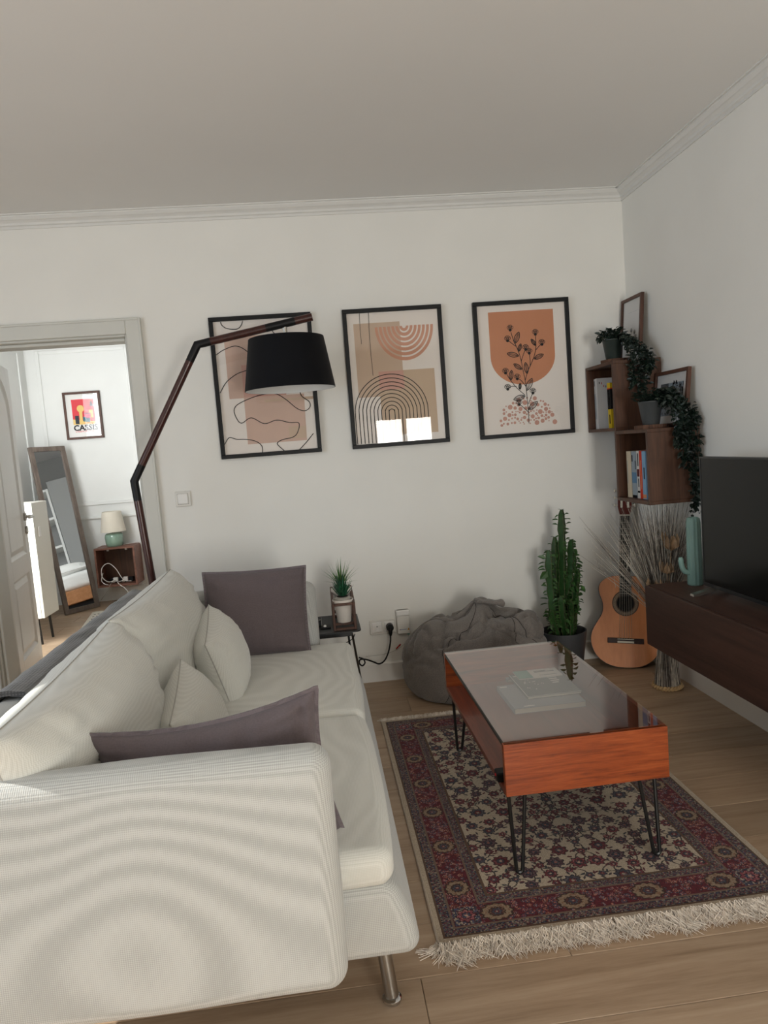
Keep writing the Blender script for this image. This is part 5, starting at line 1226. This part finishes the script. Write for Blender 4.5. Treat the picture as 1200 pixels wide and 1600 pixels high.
# ------------------------------------------------------------------ rug
def build_rug():
    x0, x1, y0, y1 = 0.212, 1.196, -2.112, -0.605; Wd, Ln = x1-x0, y1-y0
    r = thing('persian_rug', 'cream floral oriental rug with dark red border under the coffee table', 'rug', ((x0+x1)/2, (y0+y1)/2, 0))
    px = 0.0021; nx, ny = int(Wd/px), int(Ln/px)
    U = (np.arange(nx)+0.5)/nx*Wd; V = (np.arange(ny)+0.5)/ny*Ln
    u, v = np.meshgrid(U, V)                                       # rows along v
    rng = np.random.default_rng(5)
    img = np.zeros((ny, nx, 3)); L_ = lambda h: np.array(lin(h))
    cream, red, navy, brown = L_('#b3a490'), L_('#561420'), L_('#2c2c38'), L_('#5a4334')
    d = np.minimum(np.minimum(u, Wd-u), np.minimum(v, Ln-v))
    speck = rng.random((ny, nx)); sp2 = rng.random((ny//2+1, nx//2+1)).repeat(2, 0).repeat(2, 1)[:ny, :nx]
    img[:] = cream*(0.92+0.14*speck[..., None])
    def zone(a, b): return (d >= a) & (d < b)
    def paint(mask, c): img[mask] = c
    B = (0.014, 0.020, 0.046, 0.052, 0.130, 0.136, 0.160, 0.168)
    paint(zone(B[0], B[1]), brown)
    pal_n = np.array([L_('#2b2b3a'), L_('#23232c'), L_('#3b3f55'), L_('#6c655d'), L_('#8d7f70'), L_('#4a2a30')])
    for a, b in ((B[1], B[2]), (B[5], B[6])):
        z = zone(a, b); idx = (sp2[z]*0.999*len(pal_n)).astype(int); img[z] = pal_n[idx]
        # little chain pattern
        ph = np.where((np.minimum(u, Wd-u) < np.minimum(v, Ln-v)), v, u); ch = (np.sin(ph*2*np.pi/0.017)*0.006+(a+b)/2)
        q = z & (np.abs(d-ch) < 0.0022); img[q] = L_('#625850')
        q = z & (np.abs(d-(2*(a+b)/2-ch)) < 0.0016); img[q] = L_('#6a2d34')
    for a, b in ((B[2], B[3]), (B[4], B[5])): img[zone(a, b)] = L_('#6e5a4c')
    z = zone(B[3], B[4]); img[z] = red*(0.7+0.6*sp2[z][:, None])
    img[zone(B[6], B[7])] = brown
    field = d >= B[7]; border = zone(B[3], B[4])
    def patch(cx, cy, R):
        i0, i1 = max(0, int((cx-R)/px)), min(nx, int((cx+R)/px)+2); j0, j1 = max(0, int((cy-R)/px)), min(ny, int((cy+R)/px)+2)
        return slice(j0, j1), slice(i0, i1)
    def flower(cx, cy, R, mask, pal, k, ph, sqx=1.0, amp=0.12):
        sl = patch(cx, cy, R*1.1)
        if sl[0].start >= sl[0].stop or sl[1].start >= sl[1].stop: return
        dx, dy = (u[sl]-cx)*sqx, v[sl]-cy; rr = np.hypot(dx, dy)/R; th = np.arctan2(dy, dx)
        e = 0.88+amp*np.cos(k*th+ph); t = rr/e; mm_ = mask[sl]; sub = img[sl]; s_ = sp2[sl]
        sub[mm_ & (t < 1.0)] = pal[0]
        q = mm_ & (t < 0.86); sub[q & (s_ < 0.7)] = pal[1]; sub[q & (s_ >= 0.7)] = pal[2]
        q = mm_ & (t < 0.52) & (t > 0.42); sub[q] = pal[0]
        q = mm_ & (t < 0.42); sub[q & (s_ < 0.75)] = pal[3]; sub[mm_ & (t < 0.17)] = pal[4]
    def leafp(cx, cy, L, ang, mask, c):
        sl = patch(cx, cy, L)
        if sl[0].start >= sl[0].stop or sl[1].start >= sl[1].stop: return
        dx, dy = u[sl]-cx, v[sl]-cy; a = dx*math.cos(ang)+dy*math.sin(ang); b = -dx*math.sin(ang)+dy*math.cos(ang)+a*a*12
        q = mask[sl] & ((a/L)**2+(b/(L*0.38))**2 < 0.8); img[sl][q] = c
    def stem(p, q, bend, mask, c, w=0.0013):
        for t in np.linspace(0, 1, int(math.hypot(q[0]-p[0], q[1]-p[1])/0.0016)+2):
            nx_, ny_ = -(q[1]-p[1]), q[0]-p[0]; s_ = math.sin(math.pi*t)*bend
            X_, Y_ = p[0]+(q[0]-p[0])*t+nx_*s_, p[1]+(q[1]-p[1])*t+ny_*s_
            i, j = int(X_/px), int(Y_/px)
            if 0 <= i < nx-1 and 0 <= j < ny-1 and mask[j, i]: img[j, i] = c; img[j, i+1] = c
    pals = [[L_('#2a1d22'), L_('#5d2029'), L_('#7d4046'), L_('#3c3a48'), L_('#a08b78')], [L_('#241f28'), L_('#3c3b47'), L_('#59545a'), L_('#6d2a31'), L_('#a3927f')],
            [L_('#2a1d22'), L_('#6b2a30'), L_('#92565a'), L_('#2f2d38'), L_('#b09a85')], [L_('#231f27'), L_('#4c3038'), L_('#70595c'), L_('#2d3342'), L_('#8d5a50')]]
    # field: scattered blossoms, mirrored across the middle line
    pts = []; tries = 0
    while tries < 14000 and len(pts) < 330:
        tries += 1; R = 0.029 if len(pts) < 26 else 0.022 if len(pts) < 80 else 0.0145 if len(pts) < 190 else 0.009
        cx, cy = rng.uniform(B[7]+0.006, Wd/2), rng.uniform(B[7]+0.006, Ln-B[7]-0.006)
        if all((cx-a)**2+(cy-b)**2 > ((R+c)*1.10)**2 for a, b, c in pts) and (Wd/2-cx > R*0.9 or Wd/2-cx < 0.003): pts.append((cx, cy, R))
    stemc = L_('#3c322e')
    for mir in (0, 1):
        fx = lambda x_: Wd-x_ if mir else x_
        for i, (cx, cy, R) in enumerate(pts):
            near = sorted(pts, key=lambda p: (p[0]-cx)**2+(p[1]-cy)**2)[1:3]
            for nb in near: stem((fx(cx), cy), (fx(nb[0]), nb[1]), 0.22*(-1 if (i+mir) % 2 else 1), field, stemc)
        for i, (cx, cy, R) in enumerate(pts):
            for k in range(3 if R > 0.01 else 1):
                a = i*1.7+k*2.2; a = math.pi-a if mir else a; rr = R*1.28
                leafp(fx(cx)+rr*math.cos(a), cy+rr*math.sin(a), 0.0095, a+0.9, field, [L_('#2f3338'), L_('#40363a'), L_('#55252c')][(i+k) % 3])
        for i, (cx, cy, R) in enumerate(pts): flower(fx(cx), cy, R, field, pals[i % 4], 8 if R > 0.015 else 5, i*1.3)
    # border blossoms and medallions
    bp = [[L_('#2a0f18'), L_('#7d3a44'), L_('#a06a66'), L_('#3b4256'), L_('#b89a84')], [L_('#21131b'), L_('#4a3b4c'), L_('#7a6a74'), L_('#8a3d38'), L_('#b0907a')], [L_('#2a0f18'), L_('#8e4a3c'), L_('#a9776a'), L_('#5a2030'), L_('#ae9a88')]]
    bc = (B[3]+B[4])/2
    def along(t):                 # point on the centre line of the border
        per = [(Wd-2*bc), (Ln-2*bc)]
        if t < per[0]: return bc+t, bc, 0
        t -= per[0]
        if t < per[1]: return Wd-bc, bc+t, 1
        t -= per[1]
        if t < per[0]: return Wd-bc-t, Ln-bc, 0
        t -= per[0]; return bc, Ln-bc-t, 1
    tot = 2*(Wd-2*bc)+2*(Ln-2*bc)
    for k in range(2600):
        x_, y_, ax = along(rng.random()*tot); o_ = rng.uniform(-0.036, 0.036)
        cx, cy = (x_, y_+o_) if ax == 0 else (x_+o_, y_)
        flower(cx, cy, rng.uniform(0.004, 0.010), border, bp[k % 3], 5, k)
    def medal(cx, cy, ax):
        m_ = [L_('#3a2620'), L_('#8d7a64'), L_('#7f5f49'), L_('#54302b'), L_('#20242f')]
        flower(cx, cy, 0.041, border, m_, 12, 0.4, 0.78 if ax == 0 else 1.0, 0.06); flower(cx, cy, 0.016, border, pals[1], 6, 0)
    for side, n in ((0, 4), (1, 6)):
        ln = Wd if side == 0 else Ln
        for k in range(n):
            t = ln*(k+0.5)/n*0.86+0.07*ln
            for far in (0, 1):
                if side == 0: medal(t, Ln-bc if far else bc, 0)
                else: medal(Wd-bc if far else bc, t, 1)
    for cx in (bc, Wd-bc):
        for cy in (bc, Ln-bc):
            q = border & (np.abs(u-cx) < 0.036) & (np.abs(v-cy) < 0.036); img[q] = pal_n[(sp2[q]*5.99).astype(int)]*1.4
            flower(cx, cy, 0.030, border, bp[0], 8, 0.2)
    img *= (0.86+0.28*speck[..., None])
    # grid mesh with the woven colours as a colour attribute
    gx, gy = np.meshgrid(np.linspace(x0, x1, nx+1), np.linspace(y0, y1, ny+1))
    hz = 0.0075+0.0007*np.sin(gx*9)*np.sin(gy*7)
    loc = r.location; co = np.stack([gx-loc.x, gy-loc.y, hz-loc.z], -1).reshape(-1, 3).astype(np.float32)
    jj, ii = np.meshgrid(np.arange(ny), np.arange(nx), indexing='ij'); a = (jj*(nx+1)+ii).ravel()
    faces = np.stack([a, a+1, a+nx+2, a+nx+1], -1).astype(np.int32); nf = len(faces)
    me = bpy.data.meshes.new('pile'); me.vertices.add(len(co)); me.vertices.foreach_set('co', co.ravel())
    me.loops.add(nf*4); me.loops.foreach_set('vertex_index', faces.ravel()); me.polygons.add(nf)
    me.polygons.foreach_set('loop_start', np.arange(nf, dtype=np.int32)*4)
    me.update(calc_edges=True)
    at = me.color_attributes.new('weave_colour', 'FLOAT_COLOR', 'CORNER')
    colr = np.ones((nf, 4, 4), np.float32); colr[:, :, :3] = np.clip(img, 0, 1).reshape(-1, 1, 3); at.data.foreach_set('color', colr.ravel())
    k = NT('rug_pile'); vc = k.n('ShaderNodeVertexColor'); vc.layer_name = 'weave_colour'; k.l(vc.outputs[0], k.b.inputs['Base Color'])
    k.b.inputs['Roughness'].default_value = 0.95; k.b.inputs['Specular IOR Level'].default_value = 0.1; k.b.inputs['Sheen Weight'].default_value = 0.15
    nz = k.n('ShaderNodeTexNoise', Scale=420.0, Detail=2.0); k.l(k.coord(), nz.inputs['Vector']); k.bump(nz.outputs[0], 0.5, 0.002)
    me.materials.append(k.m); o = bpy.data.objects.new('pile', me); C.objects.link(o); o.parent = r
    link('backing', MB().box(x0, y0, 0.0005, x1, y1, 0.0066), 'selvage', r)
    for xx in (x0, x1): m = MB(); m.tube([(xx, y0+(y1-y0)*i/40, 0.004) for i in range(41)], 0.0042, 6); link('selvage', m, 'selvage', r, True)
    m = MB()
    for i in range(150):
        xx = x0+Wd*i/150; m.tube([(xx, y0-0.004, 0.003), (xx+0.006, y0-0.006, 0.0075), (xx+0.010, y0, 0.006)], 0.0022, 4, False)
    link('knotted_edge', m, 'selvage', r, True)
    for end in (0, 1):
        m = MB(); yb, s_ = (y0, -1) if end == 0 else (y1, 1); n = 1900 if end == 0 else 600
        rnd = random.Random(21+end)
        for i in range(n):
            x_ = x0+Wd*rnd.random(); cl = noise.noise(Vector((x_*14, end*5, 0))); cl2 = noise.noise(Vector((x_*60, end*5, 3)))
            L = (0.070+0.028*cl+rnd.uniform(-0.02, 0.012))*(1 if end == 0 else 0.45); dx = 0.030*cl+0.018*cl2+rnd.gauss(0, 0.012); zb = 0.004+rnd.random()*0.004
            hz_ = 0.003+rnd.random()*0.012
            P = [(x_, yb, zb), (x_+dx*0.2+rnd.gauss(0, .004), yb+s_*L*0.22, zb+hz_), (x_+dx*0.45+rnd.gauss(0, .006), yb+s_*L*0.45, max(0.002, hz_)), (x_+dx*0.75+rnd.gauss(0, .007), yb+s_*L*0.72, max(0.002, hz_*0.7)), (x_+dx+rnd.gauss(0, .009), yb+s_*L*rnd.uniform(.85, 1.1), 0.0022+rnd.random()*0.005)]
            m.tube(P, [0.0011, 0.0011, 0.0011, 0.0010, 0.0006], 3, False)
        if end == 0:
            for i in range(26):
                x_ = x0-0.004+rnd.random()*0.01; P = [(x_, y0+rnd.random()*0.02, 0.004), (x_-rnd.uniform(0, .03), y0-rnd.uniform(.01, .03), 0.008), (x_-rnd.uniform(0, .07), y0-rnd.uniform(.0, .05), 0.003)]; m.tube(catmull(P, 3), 0.0008, 3, False)
        stuff(link('fringe', m, 'fringe', r))
build_rug()

# ------------------------------------------------------------------ bedroom things seen through the door
def build_mirror():
    b0, b1 = Vector((-2.282, 2.655, 0.003)), Vector((-2.062, 2.920, 0.003)); t0, t1 = Vector((-2.487, 2.80, 1.492)), Vector((-2.252, 3.055, 1.492))
    xd = (b1-b0).normalized(); up = ((t0+t1)/2-(b0+b1)/2); Ht = up.length; up = up.normalized(); Wd = 0.345
    nn = xd.cross(up).normalized()
    X = Matrix((xd, nn, up)).transposed().to_4x4(); X.translation = b0
    r = thing('leaning_mirror', 'tall grey wood framed mirror leaning in the bedroom corner', 'mirror', (b0+b1)/2)
    b = 0.042
    for q in ((0, Wd, 0, b), (0, Wd, Ht-b, Ht), (0, b, b, Ht-b), (Wd-b, Wd, b, Ht-b)):
        m = MB(); m.X = X; m.cbox(q[0], -0.012, q[2], q[1], 0.012, q[3], 0.002); link('frame_bar', m, 'mirrorframe', r)
    m = MB(); m.X = X; m.box(b, -0.006, b, Wd-b, 0.0, Ht-b); link('mirror_glass', m, 'mirror', r)
build_mirror()
def build_poster():
    x0, z0, w, h = -2.262, 1.547, 0.335, 0.438
    mats = ['plasticw', 'posterred', 'posteryellow', 'posterblue', 'posternavy', 'posterorange', 'posterpink', 'plasticw', 'posteryellow']
    def art(m, o, x, z):
        flat(m, o, x, z, [(.17,.88),(.86,.88),(.86,.29),(.17,.29)], 1, 1)
        flat(m, o, x, z, [(.17,.42),(.86,.34),(.86,.29),(.17,.29)], 2, 2); flat(m, o, x, z, ell(.43, .66, .11, .085, n=20)[:-1], 2, 2)
        flat(m, o, x, z, [(.38,.60),(.48,.60),(.46,.29),(.38,.29)], 3, 2)
        flat(m, o, x, z, [(.68,.62),(.80,.62),(.80,.44),(.70,.44)], 2, 2)
        flat(m, o, x, z, [(.48,.36),(.70,.33),(.70,.46),(.48,.47)], 4, 3); flat(m, o, x, z, [(.24,.31),(.36,.30),(.36,.50),(.24,.50)], 3, 4)
        flat(m, o, x, z, ell(.64, .49, .10, .06, n=16)[:-1], 5, 6); flat(m, o, x, z, [(.54,.555),(.74,.555),(.74,.535),(.54,.535)], 6, 4)
        flat(m, o, x, z, [(.72,.70),(.86,.70),(.82,.76),(.80,.79),(.80,.83),(.75,.83),(.75,.79),(.73,.74)], 3, 4); flat(m, o, x, z, [(.75,.83),(.80,.83),(.80,.865),(.75,.865)], 4, 5)
        flat(m, o, x, z, [(.82,.71),(.96,.70),(.96,.73),(.84,.745)], 4, 7)
        flat(m, o, x, z, [(.52,.30),(.86,.30),(.86,.32),(.52,.33)], 5, 5)
    r = picture('small framed red travel poster on the bedroom wall', x0, z0, w, h, 0.021, 0.022, art, YB-0.001, 'frame', None, mats, 'travel_poster')
    rot = Matrix.Rotation(PI/2, 4, 'X')
    text_mesh('CASSIS', 0.074, (x0+w*0.535, YB-0.0125, z0+h*0.235), rot, 'ink', r, 'lettering', 1.0, 0.0025)
    t = text_mesh("L'heure de l'apéro", 0.026, (x0+w*0.535, YB-0.0125, z0+h*0.165), rot @ Matrix.Shear('XZ', 4, (0.0, 0.0)) if False else rot, 'posterred', r, 'script_line', 1.0, 0.0)
build_poster()
nb = cube('open reddish wood bedside cube fixed to the bedroom wall', -2.065, -1.705, 2.935, YB, 0.170, 0.532, openx=False)
def build_bed_lamp():
    c = (-1.905, 3.06, 0.5325); r = thing('table_lamp', 'small lamp with cream shade and celadon base on the bedside cube', 'lamp', c)
    m = MB(); n = 48; prof = [(0, 0), (0.062, 0), (0.072, 0.01), (0.079, 0.045), (0.081, 0.085), (0.076, 0.112), (0.064, 0.122), (0.02, 0.126), (0, 0.126)]; v = []
    for rr, z in prof: v += [(c[0]+rr*(1+0.018*math.cos(24*2*PI*k/n))*math.cos(2*PI*k/n), c[1]+rr*(1+0.018*math.cos(24*2*PI*k/n))*math.sin(2*PI*k/n), c[2]+z) for k in range(n)]
    m.add(v, [(i*n+k, i*n+(k+1) % n, (i+1)*n+(k+1) % n, (i+1)*n+k) for i in range(len(prof)-1) for k in range(n)]); link('lamp_base', m, 'celadon', r, True)
    m = MB(); m.lathe([(0.016, 0.124), (0.016, 0.15)], c, 14); link('neck', m, 'chrome', r, True)
    m = MB(); m.lathe([(0.112, 0.138), (0.084, 0.325), (0.082, 0.325), (0.110, 0.138)], c, 40, None, True); link('lamp_shade', m, 'lampshade', r, True)
    m = MB(); m.tube(catmull([(c[0]+0.07, c[1]+0.03, 0.538), (-1.76, 3.12, 0.54), (-1.70, 3.15, 0.535), (-1.68, 3.165, 0.45), (-1.672, 3.165, 0.32), (-1.67, 3.165, 0.20), (-1.69, 3.165, 0.11), (-1.72, 3.12, 0.03)], 5), 0.003, 5); link('lamp_cord', m, 'plastic', r, True)
    m = MB(); m.cbox(-1.682, 3.155, 0.185, -1.660, 3.175, 0.235, 0.004); link('cord_switch', m, 'plastic', r)
build_bed_lamp()
def build_strip():
    r = thing('power_strip', 'black power strip with white chargers inside the bedside cube', 'power strip', (-1.86, 3.07, 0.186))
    m = MB(); m.cbox(-1.99, 3.05, 0.187, -1.77, 3.11, 0.228, 0.006); link('strip_body', m, 'rubber', r)
    for x in (-1.925, -1.835):
        m = MB(); m.cbox(x-0.022, 3.025, 0.200, x+0.022, 3.052, 0.240, 0.005); m.cbox(x-0.03, 3.005, 0.196, x-0.005, 3.03, 0.216, 0.004); link('charger_plug', m, 'plasticw', r)
    gcab = 'charging cables in the bedside cube'
    for lab, pts, rad, mat in (('white charging cable looped high in the bedside cube', [(-1.925, 3.01, 0.21), (-1.99, 2.99, 0.215), (-2.03, 2.98, 0.27), (-2.02, 2.98, 0.35), (-1.96, 2.98, 0.385), (-1.90, 2.98, 0.33), (-1.86, 2.98, 0.25), (-1.83, 2.99, 0.21), (-1.77, 2.97, 0.205)], 0.0035, 'plasticw'),
                          ('white cable hanging out of the bedside cube to the floor', [(-1.845, 3.005, 0.21), (-1.89, 2.97, 0.205), (-1.87, 2.93, 0.19), (-1.82, 2.915, 0.15), (-1.79, 2.91, 0.10), (-1.795, 2.91, 0.03)], 0.0035, 'plasticw'),
                          ('thin grey cable hanging from the bedside cube towards the mirror', [(-1.92, 3.02, 0.22), (-1.95, 2.95, 0.20), (-1.97, 2.915, 0.15), (-2.03, 2.93, 0.08), (-2.06, 2.97, 0.05)], 0.0025, 'plasticshade'),
                          ('short white cable end resting in the bedside cube', [(-2.02, 2.985, 0.30), (-2.035, 2.97, 0.23), (-2.0, 2.955, 0.196), (-1.975, 2.95, 0.192)], 0.0035, 'plasticw')):
        m = MB(); m.tube(catmull(pts, 6), rad, 6); tag(link('charging_cable', m, mat, None, True, pts[0]), lab, 'cable', gcab)
build_strip()
def build_low_cabinet():
    r = thing('white_cabinet', 'narrow white cabinet on the bedroom side wall behind the door', 'cabinet', (-2.31, 1.75, 0))
    link('carcass', MB().cbox(BX0+0.004, 1.60, 0.20, -2.075, 1.90, 1.055, 0.004), 'cream', r)
    link('door_front', MB().cbox(-2.074, 1.602, 0.202, -2.055, 1.898, 1.053, 0.002), 'cream', r)
    link('handle_plate', MB().cbox(-2.056, 1.66, 0.80, -2.045, 1.70, 0.875, 0.003), 'plasticw', r)
    for y in (1.64, 1.86): m = MB(); m.tube([(-2.12, y, 0.20), (-2.11, y, 0)], 0.010, 8); link('leg', m, 'blackmetal', r, True)
build_low_cabinet()
def build_runner():
    a, b = Vector((-1.862, 1.40, 0)), Vector((-2.05, 2.655, 0)); d = (b-a).normalized(); q = Vector((d.y, -d.x, 0))       # q points right (+x)
    X = Matrix((q, d, Vector((0, 0, 1)))).transposed().to_4x4(); X.translation = a
    r = thing('bedroom_runner', 'white cotton runner with black dashes on the bedroom floor', 'rug', a)
    L, Wd = (b-a).length, 0.55
    m = MB(); m.X = X; m.cbox(0, 0, 0.0005, Wd, L, 0.008, 0.002); link('woven_mat', m, 'runner', r)
    m = MB(); m.X = X; rnd = random.Random(3)
    for rowv in [0.05+0.09*i for i in range(13)]:
        kind = int(rowv*100) % 3
        for k in range(18):
            x_ = 0.03+k*0.029
            if kind == 0: m.box(x_, rowv, 0.008, x_+0.011, rowv+0.055, 0.0086)
            elif kind == 1 and k % 2 == 0: m.box(x_, rowv, 0.008, x_+0.036, rowv+0.014, 0.0086).box(x_+0.01, rowv+0.03, 0.008, x_+0.022, rowv+0.05, 0.0086)
            elif kind == 2: m.box(x_, rowv+0.012*(k % 3), 0.008, x_+0.016, rowv+0.02+0.012*(k % 3), 0.0086)
    stuff(link('woven_marks', m, 'ink', r))
    m = MB(); m.X = X
    for k in range(120):
        x_ = Wd*(k+0.5)/120
        for e, s_ in ((0, -1), (L, 1)): m.tube([(x_, e, 0.004), (x_+rnd.uniform(-.008, .008), e+s_*rnd.uniform(.03, .05), 0.003)], 0.0016, 3, False)
    stuff(link('fringe', m, 'runner', r))
build_runner()
# what the mirror shows: bed and open shelving
def build_bed():
    r = thing('bed', 'wooden bed with white bedding reflected in the bedroom mirror', 'bed', (-0.35, 2.3, 0))
    x0, x1, y0, y1 = -1.10, 0.55, 1.55, 3.10
    link('bed_frame', MB().cbox(x0, y0, 0.20, x1, y1, 0.34, 0.008), 'bedwood', r)
    link('bed_plinth', MB().box(x0+0.05, y0+0.05, 0.0, x1-0.05, y1-0.05, 0.20), 'bedskirt', r)
    m = MB(); softbox(m, (x0+x1)/2, (y0+y1)/2, 0.43, (x1-x0)/2-0.04, (y1-y0)/2-0.04, 0.085, 0.05, (8, 8, 2), nz=0.015, seed=3); link('mattress', m, 'bedding', r, True)
build_bed()
loose_pillow('bed_pillow', 'white bed pillow reflected in the bedroom mirror', 'pillow', None, (-0.80, 2.45, 0.585), (0, 1, 0), (1, 0, 0.15), 0.70, 0.50, 0.085, 'bedding', 9, 0.05, 0.012)
def build_shelves():
    x0, x1, y0, y1, H = 0.62, 1.0, 1.75, 2.42, 1.9; t = 0.03
    r = thing('white_shelf_unit', 'tall white open shelf unit reflected in the bedroom mirror', 'shelf', ((x0+x1)/2, (y0+y1)/2, 0))
    for y in (y0, y1-t): link('side_panel', MB().cbox(x0, y, 0, x1, y+t, H, 0.002), 'whitelam', r)
    for k in range(6): link('shelf_board', MB().cbox(x0, y0+t, k*(H-t)/5, x1, y1-t, k*(H-t)/5+t, 0.002), 'whitelam', r)
    link('rear_panel', MB().box(x1-0.008, y0+t, 0, x1, y1-t, H), 'dimlam', r)
    w = thing('white_wardrobe', 'plain white wardrobe beside the shelf unit reflected in the bedroom mirror', 'wardrobe', (0.8, 2.78, 0))
    link('carcass', MB().cbox(0.58, 2.43, 0, 1.05, 3.14, 1.98, 0.003), 'dimlam', w)
    link('door', MB().cbox(0.555, 2.435, 0.04, 0.577, 3.135, 1.97, 0.003), 'dimlam', w)
build_shelves()
